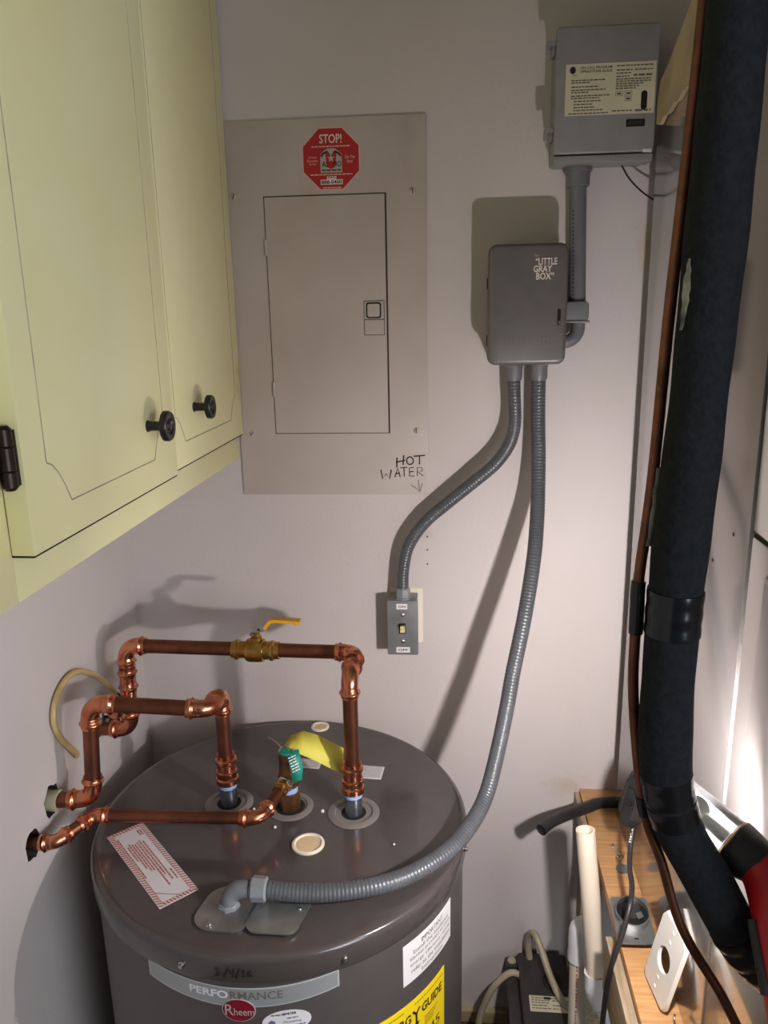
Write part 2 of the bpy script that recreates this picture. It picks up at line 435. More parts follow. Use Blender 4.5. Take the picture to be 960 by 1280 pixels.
# HOT WATER and its arrow, written by hand across the panel edge on the wall
hw = MB(); F = wallfn(0, -0.0045, 0)
def hs(*p, w=0.0022): stroke(hw, p, F, w)
hs((-0.0965, 1.168), (-0.0970, 1.152), (-0.0975, 1.151)); hs((-0.0850, 1.172), (-0.0862, 1.155)); hs((-0.0985, 1.160), (-0.083, 1.163))
hs(*[(-0.0745 + 0.0058 * math.cos(a), 1.1625 + 0.0065 * math.sin(a)) for a in [i * 0.52 for i in range(13)]])
hs((-0.068, 1.170), (-0.049, 1.1715)); hs((-0.058, 1.171), (-0.0585, 1.156))
hs((-0.1245, 1.147), (-0.1215, 1.131), (-0.1155, 1.140), (-0.110, 1.131), (-0.1065, 1.147), w=0.0022)
hs((-0.1005, 1.134), (-0.0955, 1.150), (-0.0915, 1.134), w=0.0022); hs((-0.099, 1.140), (-0.092, 1.141), w=0.0022)
hs((-0.091, 1.150), (-0.079, 1.151), w=0.0016); hs((-0.085, 1.150), (-0.0845, 1.135), w=0.0016)
hs((-0.068, 1.151), (-0.0755, 1.150), (-0.0755, 1.136), (-0.067, 1.136), w=0.0016); hs((-0.0755, 1.143), (-0.068, 1.144), w=0.0016)
hs((-0.062, 1.136), (-0.062, 1.151), (-0.054, 1.150), (-0.053, 1.145), (-0.061, 1.143), (-0.052, 1.136), w=0.0014)
hot = hw.build('handwriting', M['marker'], smooth=False)
hw = MB(); hs((-0.0605, 1.129), (-0.0585, 1.109), w=0.0014); hs((-0.0735, 1.120), (-0.066, 1.116), (-0.058, 1.1085), (-0.0535, 1.1235), w=0.0014)
arr = hw.build('arrow', M['marker_thin'], smooth=False)
for z in (1.027, 1.003, 0.977):
    h = MB().lathe((-0.046, 0.0005, z), (0, -1, 0), [(0, 0.0018), (0.001, 0.0014)], 8).build('nail_hole', M['black_gap'])
    h.parent = wall

# ------------------------------------------------------------------ yellow wall cabinet
cb = thing('wall_cabinet', 'pale yellow wooden wall cabinet with two doors, hung on the left wall', 'cabinet', (-0.584, -0.63, 1.168))
MB().box((WL + 0.001, -1.30, 1.168), (-0.3895, -0.002, 2.10)).build('carcass', M['yellow_paint'], cb, smooth=False)
MB().box((-0.389, -0.7055, 1.168), (-0.371, -0.002, 1.23), 0.001).build('bottom_rail', M['yellow_paint'], cb)
MB().box((-0.389, -1.30, 1.168), (-0.371, -0.7065, 2.10), 0.001).build('stile', M['yellow_paint'], cb)
MB().box((-0.389, -0.7055, 2.0), (-0.371, -0.002, 2.10), 0.001).build('top_rail', M['yellow_paint'], cb)
def cab_door(y0, y1, xf, gy0, gy1, ky, kx, kr, cor):
    d = MB().box((-0.3705, y0, 1.2105), (xf, y1, 2.05), 0.0012).build('door', M['yellow_paint'], cb)
    zb = 1.2425
    pts = [(gy0, 2.06), (gy0, zb + cor * 1.25), (gy0 + 0.001, zb + cor * 1.20), (gy0 + cor * 0.25, zb + cor * 1.12), (gy0 + cor * 0.52, zb + cor * 0.88),
           (gy0 + cor * 0.80, zb + cor * 0.50), (gy0 + cor * 1.05, zb + 0.001), (gy0 + cor * 1.08, zb)]          # scooped corners
    pts += [(2 * 0 + gy1 - (p[0] - gy0), p[1]) for p in reversed(pts)]
    g = MB(); g.sweep([(xf - 0.0001, y, z) for y, z in pts], 0.0008, 6, start=(1, 0, 0)); g.build('groove', M['groove'], d)
    k = MB()
    k.lathe((xf, ky, 1.2838), (1, 0, 0), [(0, 0.0070), (0.002, 0.0062), (0.004, 0.0056), (kx - 0.002, 0.0056)], 20)
    k.lathe((xf + kx - 0.002, ky, 1.2838), (1, 0, 0), [(0, 0.008), (0.001, kr * 0.9), (0.002, kr), (0.007, kr), (0.009, kr * 0.92), (0.0085, kr * 0.62), (0.0065, kr * 0.5),
             (0.0065, kr * 0.34), (0.0088, kr * 0.28), (0.0094, kr * 0.1)], 28)
    k.build('knob', M['black_plastic'], d)
    MB().box((-0.3710, y0 + 0.001, 1.2087), (xf - 0.0012, y1 - 0.001, 1.2110)).build('door_edge_shade', M['black_gap'], d, smooth=False)  # dark strip painting the shade under the door's lower edge
    return d
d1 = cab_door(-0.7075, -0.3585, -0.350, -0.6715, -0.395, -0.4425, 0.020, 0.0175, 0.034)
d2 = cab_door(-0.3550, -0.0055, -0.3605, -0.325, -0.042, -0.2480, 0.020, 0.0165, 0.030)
h = MB(); h.lathe((-0.3580, -0.7160, 1.2690), (0, 0, 1), [(0, 0.004), (0.003, 0.0066), (0.015, 0.0066), (0.016, 0.0058), (0.017, 0.0066), (0.035, 0.0066), (0.036, 0.0058), (0.037, 0.0066), (0.050, 0.0066), (0.053, 0.004)], 16)
h.box((-0.371, -0.745, 1.272), (-0.3685, -0.716, 1.318), 0.0008); h.box((-0.369, -0.711, 1.272), (-0.353, -0.7076, 1.318), 0.0006)
h.build('hinge', M['bronze'], d1)

# ------------------------------------------------------------------ breaker panel
bp = thing('breaker_panel', 'flush painted breaker panel cover with small door and a red stop sticker', 'electrical panel', (-0.2055, 0, 1.40))
MB().box((-0.3663, -0.0038, 1.103), (-0.0447, 0.0, 1.7005), 0.0008).build('cover_plate', M['panel_paint'], bp)
MB().box((-0.3038, -0.0046, 1.2096), (-0.1074, -0.003, 1.5896)).build('door_edge_shade', M['panel_gap'], bp, smooth=False)  # gap round the door, its shade painted as a brown strip
pd = MB().box((-0.3025, -0.0068, 1.2110), (-0.1100, -0.003, 1.5880), 0.001).build('door', M['panel_paint'], bp)
lt = MB().box((-0.1470, -0.0076, 1.3715), (-0.1130, -0.006, 1.4265)).build('latch', M['brown_print'], pd, smooth=False)
lt2 = MB(); lt2.box((-0.1458, -0.0084, 1.3727), (-0.1142, -0.006, 1.3958), 0.0006); lt2.box((-0.1458, -0.0080, 1.3975), (-0.1142, -0.006, 1.4253), 0.0005)
lt2.build('latch_plate', M['panel_paint'], pd)
MB().rbox((-0.1430, -0.0090, 1.3985), (-0.1185, -0.0078, 1.4235), 1, 0.004).build('latch_recess', M['black_gap'], pd)
MB().rbox((-0.1408, -0.0104, 1.4007), (-0.1207, -0.0078, 1.4213), 1, 0.003, 0.0006).build('latch_button', M['panel_paint'], pd)
for (x, z, hx) in ((-0.3055, 1.512, 0), (-0.3040, 1.285, 0)):
    MB().cyl((x + 0.002, -0.0066, z - 0.012), (x + 0.002, -0.0066, z + 0.012), 0.0028, 10).build('hinge', M['panel_paint'], bp)
for (x, z, a) in ((-0.352, 1.591, 70), (-0.066, 1.590, 100), (-0.345, 1.210, 40), (-0.063, 1.214, 95)):
    s = MB().lathe((x, -0.003, z), (0, -1, 0), [(0, 0.0052), (0.0022, 0.0050), (0.0034, 0.0036), (0.0037, 0.0005)], 18).build('screw', M['panel_paint'], bp)
    ca, sa = math.cos(R(a)), math.sin(R(a)); f = plane((x, -0.0068, z), (ca, 0, sa), (-sa, 0, ca))
    MB().rect(-0.0042, -0.0006, 0.0042, 0.0006, f, 0.0003, 1).build('slot', M['black_gap'], s, smooth=False)
# octagonal stop sticker
F = wallfn(-0.1930, -0.0038, 1.6415)
def octa(r, dx=0, dz=0): return [(dx + r * math.cos(R(22.5 + 45 * i)), dz + r * math.sin(R(22.5 + 45 * i))) for i in range(8)]
st = MB().prism(octa(0.0490), F, 0, 0.0004).build('stop_sticker', M['pink_print'], bp, smooth=False, label='red octagonal stop sticker')
MB().prism(octa(0.0474), F, 0.0004, 0.0006).build('red_field', M['red_vinyl'], st, smooth=False)
text('stop_text', 'STOP!', F, 0.0350, 0.0130, M['white_print'], st, 0.0009, 0.0, 0.0290, bold=0.012)
text('sticker_text', 'Get The\nBest!', F, 0.0155, 0.0105, M['pink_print'], st, 0.0009, 0.0295, -0.0010)
text('sticker_text', '24 Hour\nEmergency\nService', F, 0.0170, 0.0130, M['pink_print'], st, 0.0009, -0.0290, -0.0020)
word_lines('small_print', [(-0.030, 0.030, 0.0180), (-0.033, 0.033, -0.0228), (-0.014, 0.016, -0.0420)], F, M['pink_print'], st, 0.0017, 0.0009, 3)
lg = MB(); lg.prism([(-0.017, -0.0200), (0.017, -0.0200), (0.017, -0.004), (0.0165, 0.006), (0.013, 0.010), (0.006, 0.0150), (-0.006, 0.0150), (-0.013, 0.010), (-0.0165, 0.006), (-0.017, -0.004)], F, 0.0006, 0.0008)
lg.build('sticker_logo', M['grey_print'], st, smooth=False)
text('logo_text', 'AL', F, 0.0105, 0.0080, M['black_print'], st, 0.0010, -0.0095, -0.0075, bold=0.02)
text('logo_text', 'PRO', F, 0.0130, 0.0080, M['black_print'], st, 0.0010, 0.0095, -0.0075, bold=0.02)
sr = MB(); sr.prism([(-0.006 + 0.0, -0.012), (0.0, -0.015), (0.006, -0.012), (0.009, 0.007), (0.004, 0.0105), (0, 0.004), (-0.004, 0.0105), (-0.009, 0.007)], F, 0.0008, 0.0009)
sr.build('logo_field', M['red_vinyl'], st, smooth=False)
star = [((0.0062 if i % 2 == 0 else 0.0026) * math.sin(R(36 * i)), 0.0005 + (0.0062 if i % 2 == 0 else 0.0026) * math.cos(R(36 * i))) for i in range(10)]
MB().prism(star, F, 0.0009, 0.0011).build('logo_star', M['grey_print'], st, smooth=False)
lb = MB()
for sx in (-1, 1): stroke(lb, [(sx * 0.0155, 0.0035), (sx * 0.012, 0.0080), (sx * 0.005, 0.0108)], F, 0.0030, 0.0010)
lb.build('logo_bars', M['black_print'], st, smooth=False)
word_lines('logo_line', [(-0.0150, 0.0150, -0.0165)], F, M['black_print'], st, 0.0020, 0.0010, 5)
MB().prism([(-0.0175, -0.0375), (0.0175, -0.0375), (0.0175, -0.0300), (0.0075, -0.0300), (0.0075, -0.0255), (-0.0075, -0.0255), (-0.0075, -0.0300), (-0.0175, -0.0300)], F, 0.0006, 0.0008).build('phone_field', M['white_print'], st, smooth=False)
text('phone_text', '888-0460', F, 0.0325, 0.0055, M['black_print'], st, 0.0010, 0.0, -0.0338, bold=0.02)
text('phone_text', '(941)', F, 0.0115, 0.0036, M['black_print'], st, 0.0010, 0.0, -0.0277, bold=0.01)

# ------------------------------------------------------------------ little gray box (timer)
gb = thing('timer_box', 'dark grey enamelled timer box with white lettering, mounted on the back wall', 'electrical box', (0.109, 0, 1.325))
MB().rbox((0.0525, -0.068, 1.3275), (0.1655, -0.0, 1.4990), 1, 0.013, 0.001).build('body', M['grey_box'], gb)
MB().rbox((0.0500, -0.0860, 1.3250), (0.1680, -0.066, 1.5015), 1, 0.013, 0.0065).build('cover', M['grey_box'], gb)
for z in (1.362, 1.446):
    MB().box((0.0485, -0.078, z - 0.008), (0.0515, -0.068, z + 0.008), 0.0005).build('hinge', M['black_plastic'], gb)
MB().rbox((0.1535, -0.0868, 1.3835), (0.1585, -0.080, 1.4075), 1, 0.002).build('latch_slot', M['black_gap'], gb)
MB().rbox((0.1553, -0.0875, 1.3850), (0.1580, -0.080, 1.3900), 1, 0.001).build('latch', M['grey_box'], gb)
F = wallfn(0.1365, -0.0860, 1.468)
text('lettering', 'The', F, 0.0068, 0.0038, M['grey_print'], gb, 0.0005, -0.0165, 0.0160)
text('lettering', '“LITTLE', F, 0.0315, 0.0098, M['white_print'], gb, 0.0005, -0.0015, 0.0075, bold=0.02)
text('lettering', 'GRAY', F, 0.0270, 0.0098, M['white_print'], gb, 0.0005, -0.0065, -0.0030, bold=0.02)
text('lettering', 'BOX”', F, 0.0260, 0.0098, M['white_print'], gb, 0.0005, -0.0030, -0.0135, bold=0.02)
text('embossed_name', 'Intermatic', wallfn(0.110, -0.0860, 1.3625), 0.083, 0.0125, M['emboss_highlight'], gb, 0.0007)  # flat letters, relief suggested by a painted highlight tone
emb = MB(); stroke(emb, [(-0.045, -0.008), (-0.041, -0.012), (-0.038, 0.004)], wallfn(0.110, -0.0860, 1.3625), 0.0012, 0.0007); emb.build('embossed_swash', M['emboss_highlight'], gb, smooth=False)

# ------------------------------------------------------------------ load control box at the top
mt = thing('control_box', 'light grey utility control box with printed operating label, high on the wall', 'electrical box', (0.2125, 0, 1.611))
MB().rbox((0.1440, -0.050, 1.6150), (0.2820, 0.0, 1.7850), 1, 0.004, 0.001).build('body', M['meter_grey'], mt)
cv = MB(); cv.rbox((0.1420, -0.0680, 1.6240), (0.2840, -0.048, 1.7890), 1, 0.005, 0.0025); cv.build('lid', M['meter_grey'], mt)
MB().box((0.1420, -0.0660, 1.6115), (0.2835, -0.030, 1.6220), 0.0025).build('bottom_lip', M['meter_grey'], mt)
for z in (1.768, 1.655):
    lk = MB(); lk.box((0.1300, -0.062, z), (0.1440, -0.040, z + 0.006), 0.001); lk.box((0.1290, -0.060, z - 0.008), (0.1340, -0.046, z + 0.003), 0.001); lk.box((0.1370, -0.056, z - 0.010), (0.1430, -0.03, z + 0.0005), 0.001)
    lk.build('latch', M['meter_grey'], mt)
F = wallfn(0.2180, -0.0680, 1.7070)
pl = MB().rect(-0.0620, -0.0330, 0.0625, 0.0335, F, 0.0006, 2).build('printed_label', M['label_cream'], mt, smooth=False)
text('title', 'ON CALL PROGRAM\nOPERATIONS GUIDE', F, 0.0440, 0.0082, M['black_print'], pl, 0.0009, -0.0200, 0.0260, bold=0.01)
lo = MB().prism([(-0.0525 + 0.0042 * math.cos(a), 0.0258 + 0.0048 * math.sin(a)) for a in [i * 0.5236 for i in range(12)]], F, 0.0006, 0.0010).build('logo_disc', M['black_print'], pl, smooth=False)
text('logo_mark', 'FPL', F, 0.0060, 0.0020, M['black_print'], pl, 0.0009, -0.0490, 0.0190)
L1 = [(-0.054, -0.006, 0.0125), (-0.054, -0.028, 0.0095), (-0.054, -0.016, 0.0040), (-0.054, -0.005, 0.0000), (-0.054, -0.030, -0.0030), (-0.054, 0.0, -0.0075), (-0.054, -0.014, -0.0105),
      (-0.050, -0.012, -0.0145), (-0.050, -0.024, -0.0185), (-0.050, -0.021, -0.0225), (-0.050, -0.009, -0.0262), (-0.057, -0.001, -0.0305)]
word_lines('small_print', L1, F, M['brown_print'], pl, 0.0016, 0.0009, 9)
L2 = [(0.008, 0.058, 0.0290), (0.008, 0.030, 0.0235), (0.033, 0.058, 0.0235), (0.008, 0.028, 0.0195), (0.008, 0.026, 0.0155), (0.008, 0.056, 0.0120), (0.008, 0.056, 0.0090), (0.008, 0.048, 0.0060), (0.008, 0.040, 0.0030), (0.008, 0.036, 0.0000), (0.004, 0.034, -0.0288)]
word_lines('small_print', L2, F, M['brown_print'], pl, 0.0017, 0.0009, 12)
word_lines('serial_print', [(0.032, 0.057, 0.0165), (0.036, 0.058, -0.0290)], F, M['brown_print'], pl, 0.0026, 0.0009, 14)
gx = MB()
for (u, v) in ((0.013, -0.0065), (0.026, -0.0065), (0.026, -0.0135)):
    for q in ((u - 0.005, v - 0.003, u + 0.005, v - 0.0026), (u - 0.005, v + 0.0026, u + 0.005, v + 0.003), (u - 0.005, v - 0.003, u - 0.0046, v + 0.003), (u + 0.0046, v - 0.003, u + 0.005, v + 0.003), (u - 0.003, v - 0.0012, u + 0.003, v + 0.0012)):
        gx.rect(*q, F, 0.0009, 1)
gx.build('printed_boxes', M['brown_print'], pl, smooth=False)
MB().rbox((0.2618, -0.0692, 1.6785), (0.2702, -0.06, 1.7030), 1, 0.004).build('oval_window', M['black_gap'], mt)
MB().box((0.2430, -0.0690, 1.6570), (0.2690, -0.06, 1.6665), 0.0006).build('display_slot', M['black_gap'], mt)
MB().box((0.2455, -0.0695, 1.6592), (0.2665, -0.06, 1.6645)).build('display', M['matte_black'], mt, smooth=False)
dpz = MB().lathe((0.272, -0.0675, 1.6305), (0, -1, 0), [(0, 0.003), (0.001, 0.0026)], 10)
MB().box((0.268, -0.0690, 1.6225), (0.281, -0.066, 1.6275), 0.001).build('paint_blob', M['paint_drip'], mt)
wr = MB().sweep(spline([(0.245, -0.035, 1.6135), (0.260, -0.033, 1.592), (0.280, -0.034, 1.573), (0.305, -0.040, 1.556), (0.330, -0.045, 1.545)], 6), 0.0013, 6).build('thin_wire', M['black_plastic'])
tag(wr, 'thin black wire dropping from the control box towards the metal unit', 'wire')

# rigid conduit from the control box to the timer box
rc = thing('rigid_conduit', 'short rigid grey pvc conduit between the control box and the timer box', 'conduit', (0.187, -0.03, 1.36))
MB().lathe((0.1835, -0.032, 1.6115), (0, 0, -1), [(0, 0.0205), (0.006, 0.0205), (0.0065, 0.0180), (0.0255, 0.0175), (0.027, 0.0162)], 28).build('adapter', M['pvc_grey'], rc)
MB().cyl((0.1838, -0.032, 1.600), (0.1905, -0.032, 1.405), 0.0128, 24).build('pipe', M['pvc_grey'], rc)
lbm = MB(); lbm.rbox((0.1690, -0.050, 1.3880), (0.2060, -0.012, 1.4180), 1, 0.007, 0.002); lbm.box((0.1690, -0.052, 1.3860), (0.2075, -0.010, 1.3895), 0.001)
lbm.build('coupling', M['pvc_grey'], rc)
MB().sweep(arc_corner((0.193, -0.032, 1.388), (0.1925, -0.036, 1.357), (0.160, -0.036, 1.357), 0.022, 0.006), 0.0105, 18).build('elbow', M['pvc_grey'], rc)
wp = MB()
rnd = random.Random(4)
for i in range(26):
    z = 1.55 - i * 0.0058
    wp.box((0.1752 + 0.0 + (1.6 - z) * 0.034, -0.0425, z - 0.0018), (0.1762 + (1.6 - z) * 0.034 + 0.0012, -0.0400, z + rnd.uniform(0, 0.0018)))
wp.build('pipe_print', M['black_print'], rc, smooth=False)['kind'] = 'stuff'

# ------------------------------------------------------------------ flexible conduits
def flex(name, label, path, r, parts_cb):
    t = thing(name, label, 'conduit', tuple(path[0]))
    pts, S = dens(path, 0.0011)
    rad = [r * (1.0 + 0.022 * math.cos(2 * math.pi * s / 0.0052)) for s in S]
    MB().sweep(pts, rad, 18).build('hose', M['conduit_grey'], t, angle=60)
    parts_cb(t); return t
def hub(o, ax, prof, t, name='connector', n=22, m_='pvc_grey'): return MB().lathe(o, ax, prof, n).build(name, M[m_], t)
PA = spline([(0.0935, -0.046, 1.305), (0.0955, -0.046, 1.268), (0.0970, -0.044, 1.230), (0.0895, -0.042, 1.197), (0.0680, -0.040, 1.164), (0.0300, -0.037, 1.130), (-0.0100, -0.034, 1.096), (-0.0490, -0.032, 1.061), (-0.0765, -0.031, 1.020), (-0.0865, -0.031, 0.977), (-0.0885, -0.031, 0.936)], 12)
def pa(t):
    hub((0.0935, -0.046, 1.3255), (0, 0, -1), [(0, 0.0150), (0.004, 0.0150), (0.005, 0.0140), (0.022, 0.0140), (0.026, 0.0128), (0.0265, 0.0108)], t)
    hub((-0.0880, -0.031, 0.9245), (0, 0, 1), [(0, 0.0145), (0.003, 0.0145), (0.0035, 0.0130), (0.016, 0.0130), (0.019, 0.0118), (0.020, 0.0108)], t, n=8, m_='fitting_grey')
flex('flexible_conduit', 'short grey flexible conduit curving from the timer box down to the toggle switch', PA, 0.0105, pa)
PB = spline([(0.1325, -0.046, 1.305), (0.1335, -0.048, 1.240), (0.1350, -0.057, 1.180), (0.1345, -0.070, 1.1294), (0.1320, -0.092, 1.080), (0.1250, -0.125, 1.0258), (0.1100, -0.163, 0.948), (0.0915, -0.195, 0.8676), (0.0815, -0.218, 0.820),
             (0.0655, -0.250, 0.757), (0.0490, -0.284, 0.712), (0.0270, -0.330, 0.696), (-0.006, -0.382, 0.689), (-0.050, -0.424, 0.686), (-0.095, -0.450, 0.6855), (-0.150, -0.466, 0.6855), (-0.195, -0.472, 0.6870), (-0.238, -0.475, 0.692)], 14)
def pb(t):
    hub((0.1325, -0.046, 1.3255), (0, 0, -1), [(0, 0.0150), (0.004, 0.0150), (0.005, 0.0140), (0.022, 0.0140), (0.026, 0.0128), (0.0265, 0.0108)], t)
    hub((-0.236, -0.475, 0.6925), (-1, -0.01, 0.01), [(0, 0.0128), (0.002, 0.0155), (0.019, 0.0160), (0.020, 0.0140), (0.021, 0.0130), (0.022, 0.0130)], t, 'compression_nut', 8, 'fitting_grey')
    MB().sweep(arc_corner((-0.250, -0.475, 0.6925), (-0.2855, -0.478, 0.6925), (-0.2855, -0.484, 0.672), 0.016, 0.010), 0.0112, 18).build('elbow', M['pvc_grey'], t)
    hub((-0.2855, -0.4835, 0.6712), (0, 0, 1), [(0, 0.0150), (0.005, 0.0150), (0.006, 0.0135), (0.008, 0.0125)], t, 'locknut', 8, 'fitting_grey')
flex('flexible_conduit', 'long grey flexible conduit running from the timer box down across the tank top', PB, 0.0116, pb)

# ------------------------------------------------------------------ toggle switch box
sw = thing('switch_box', 'small steel toggle switch box labelled ON and OFF on the back wall', 'switch', (-0.088, 0, 0.824))
MB().rbox((-0.1120, -0.0020, 0.829), (-0.0545, 0.0, 0.9320), 1, 0.003).build('backing_plate', M['cap_cream'], sw)
MB().box((-0.1130, -0.0420, 0.8260), (-0.0630, -0.001, 0.9245), 0.002).build('box', M['switch_grey'], sw)
MB().rbox((-0.1150, -0.0455, 0.8235), (-0.0610, -0.0415, 0.9245), 1, 0.003, 0.0012).build('cover', M['switch_grey'], sw)
F = wallfn(-0.088, -0.0455, 0.874)
tg = MB().box((-0.0945, -0.0462, 0.8640), (-0.0825, -0.044, 0.8830)).build('toggle_slot', M['black_gap'], sw, smooth=False)
tt = MB(); tt.prism([(-0.0041, -0.007), (0.0041, -0.007), (0.0041, 0.006), (-0.0041, 0.006)], F, 0.0, 0.004)
tt.add([F(a, b, c) for (a, b, c) in ((-0.0038, -0.002, 0.003), (0.0038, -0.002, 0.003), (0.0038, 0.006, 0.003), (-0.0038, 0.006, 0.003), (-0.003, 0.004, 0.013), (0.003, 0.004, 0.013), (0.003, 0.0085, 0.013), (-0.003, 0.0085, 0.013))],
       [(0, 1, 5, 4), (1, 2, 6, 5), (2, 3, 7, 6), (3, 0, 4, 7), (4, 5, 6, 7)])
tt.build('toggle', M['ivory'], sw, smooth=False)
for z in (0.8985, 0.8495):
    MB().lathe((-0.088, -0.0452, z), (0, -1, 0), [(0, 0.0035), (0.001, 0.0034), (0.0019, 0.0018), (0.002, 0.0003)], 14).build('screw', M['steel'], sw)
for (v, s) in ((0.0400, 'ON'), (-0.0405, 'OFF')):
    l = MB().rect(-0.0105 + (0 if s == 'ON' else -0.001), v - 0.0050, 0.0085 + (0 if s == 'ON' else 0.004), v + 0.0050, F, 0.0005, 1).build('tape_label', M['label_white'], sw, smooth=False)
    text('label_text', s, F, 0.0125 if s == 'ON' else 0.0165, 0.0042, M['black_print'], l, 0.0008, -0.001 if s == 'ON' else 0.0005, v, bold=0.02)

# ------------------------------------------------------------------ water heater
TX, TY, ZT, RL, RB = -0.2575, -0.2845, 0.670, 0.279, 0.2725
wh = thing('water_heater', 'squat grey electric water heater tank with labels, standing in the corner', 'water heater', (TX, TY, 0))
MB().lathe((TX, TY, 0), (0, 0, 1), [(0.0, RB - 0.01), (0.004, RB), (0.05, RB), (0.64, RB)], 96).build('jacket', M['tank'], wh)
MB().lathe((TX, TY, 0), (0, 0, 1), [(0.6325, RB + 0.0005), (0.6325, RB + 0.004), (0.636, RB + 0.0055), (0.652, RB + 0.0055), (0.660, RL - 0.0005), (0.6655, RL - 0.001), (0.6690, RL - 0.004), (0.6703, RL - 0.009),
       (0.6695, RL - 0.016), (0.670, RL - 0.05), (0.670, 0.02)], 128).build('lid', M['tank_lid'], wh, angle=50)
def ring(x, y, ro, ri, m_='ring_plastic', name='pipe_ring', z=ZT, hole=True):
    t = MB().lathe((x, y, z - 0.0005), (0, 0, 1), [(0, ro), (0.0018, ro), (0.0030, ro - 0.003), (0.0034, ro * 0.74), (0.0012, ro * 0.70), (0.0012, ri)], 40, cap=False).build(name, M[m_], wh)
    if hole: MB().lathe((x, y, z), (0, 0, 1), [(0.0002, ri + 0.001), (0.0006, ri)], 24).build('hole', M['black_gap'], t)
    return t
N1, N2, TP = (-0.347, -0.268), (-0.150, -0.280), (-0.250, -0.271)
ring(N1[0], N1[1], 0.0375, 0.0185); ring(N2[0], N2[1], 0.0395, 0.0190); ring(TP[0], TP[1], 0.0360, 0.0230)
for (x, y, r) in ((-0.2435, -0.0320, 0.0165), (-0.2060, -0.3570, 0.0235)):
    c = MB().lathe((x, y, ZT), (0, 0, 1), [(0, r), (0.0022, r), (0.0032, r - 0.0015), (0.0032, r - 0.004), (0.0012, r - 0.006)], 32, cap=False).build('plug_cap', M['cap_cream'], wh)
    MB().lathe((x, y, ZT), (0, 0, 1), [(0.0006, r - 0.0055), (0.0014, r - 0.0055), (0.0018, 0.004)], 28).build('plug_fill', M['cap_fill'], c)
# element cover plate, two overlapping pieces
F = plane((-0.2560, -0.4905, ZT), (1, -0.03, 0), (0.03, 1, 0))
def rounded(pts, r, n=5):
    out = []
    for i, p in enumerate(pts):
        a, b, c = V((*pts[i - 1], 0)), V((*p, 0)), V((*pts[(i + 1) % len(pts)], 0))
        q = arc_corner(a, b, c, r, 0, n)[1:-1]; out += [(v.x, v.y) for v in q]
    return out
MB().prism(rounded([(-0.072, -0.036), (0.003, -0.038), (0.012, 0.037), (-0.058, 0.040)], 0.024), F, 0.0003, 0.0030).build('cover_plate', M['galv'], wh, smooth=False)
MB().prism(rounded([(0.0, -0.038), (0.066, -0.036), (0.078, 0.030), (0.010, 0.040)], 0.015), F, 0.0030, 0.0052).build('cover_plate', M['galv'], wh, smooth=False)
for (u, v) in ((-0.0430, -0.0300), (-0.022, 0.0330), (0.0630, 0.006)):
    MB().lathe(F(u, v, 0.003), (0, 0, 1), [(0, 0.0042), (0.001, 0.0042), (0.002, 0.0028), (0.004, 0.0024), (0.0043, 0.0004)], 10).build('screw', M['steel'], wh)
def cylfn(a0, z0, r=RB, rot=0.0):
    ca, sa = math.cos(rot), math.sin(rot)
    def f(u, v, d=0.0):
        U = u * ca - v * sa; W = u * sa + v * ca
        a = R(a0) + U / r; q = r + d + 0.0002
        return V((TX + q * math.sin(a), TY - q * math.cos(a), z0 + W))
    return f
for (a, z) in ((-14, 0.648), (27.5, 0.646), (-88, 0.646), (82, 0.648)):
    f = cylfn(a, z, RB + 0.0055); o = f(0, 0, 0); n = f(0, 0, 1) - o
    MB().lathe(o, n, [(0, 0.0045), (0.0012, 0.0045), (0.0018, 0.0030), (0.0045, 0.0026), (0.0048, 0.0004)], 10).build('screw', M['steel'], wh)
# silver name band, a shallow crescent
f = cylfn(0, 0.0, RB)
US = [(-26.2 + 52.2 * i / 32) for i in range(33)]
def bt(a): return 0.6295 - 0.0085 * (1 - (a / 26.2) ** 2)
def bb(a): return 0.6055 - 0.0125 * (1 - (a / 26.2) ** 2)
K = RB * math.pi / 180
bd = MB().sheet([(a * K, bt(a)) for a in US], [(a * K, bb(a)) for a in US], f, 0.0005).build('name_band', M['label_edge'], wh)
MB().sheet([(a * K * 0.985, bt(a) - 0.0016) for a in US], [(a * K * 0.985, bb(a) + 0.0016) for a in US], f, 0.0008).build('band_field', M['label_silver'], bd)
def bandtext(u, v, d=0.0): return f(u, v - 0.0065 * (1 - (u / K / 26.2) ** 2) , d)
text('band_text', 'PERFO', bandtext, 0.0500, 0.0112, M['label_white'], bd, 0.0011, -0.0370, 0.6170, bold=0.03)  # one silver word; its bright and dark reflection painted as two colours
text('band_text', 'RMANCE', bandtext, 0.0640, 0.0112, M['brown_print'], bd, 0.0011, 0.0225, 0.6170, bold=0.004)
# round maroon maker badge
g = cylfn(0.0, 0.5890, RB)
C24 = [(0.0210 * math.cos(a), 0.0165 * math.sin(a)) for a in [i * 2 * math.pi / 28 for i in range(28)]]
bg_ = MB().prism(C24, g, 0.0009, 0.0014).build('maker_badge', M['label_edge'], wh, smooth=False)
MB().prism([(u * 0.95, v * 0.95) for u, v in C24], g, 0.0014, 0.0017).build('badge_field', M['maroon'], bg_, smooth=False)
text('badge_text', 'R', g, 0.0105, 0.0155, M['grey_print'], bg_, 0.0020, -0.0115, 0.0005)
text('badge_text', 'heem', g, 0.0245, 0.0105, M['grey_print'], bg_, 0.0020, 0.0065, -0.0015)
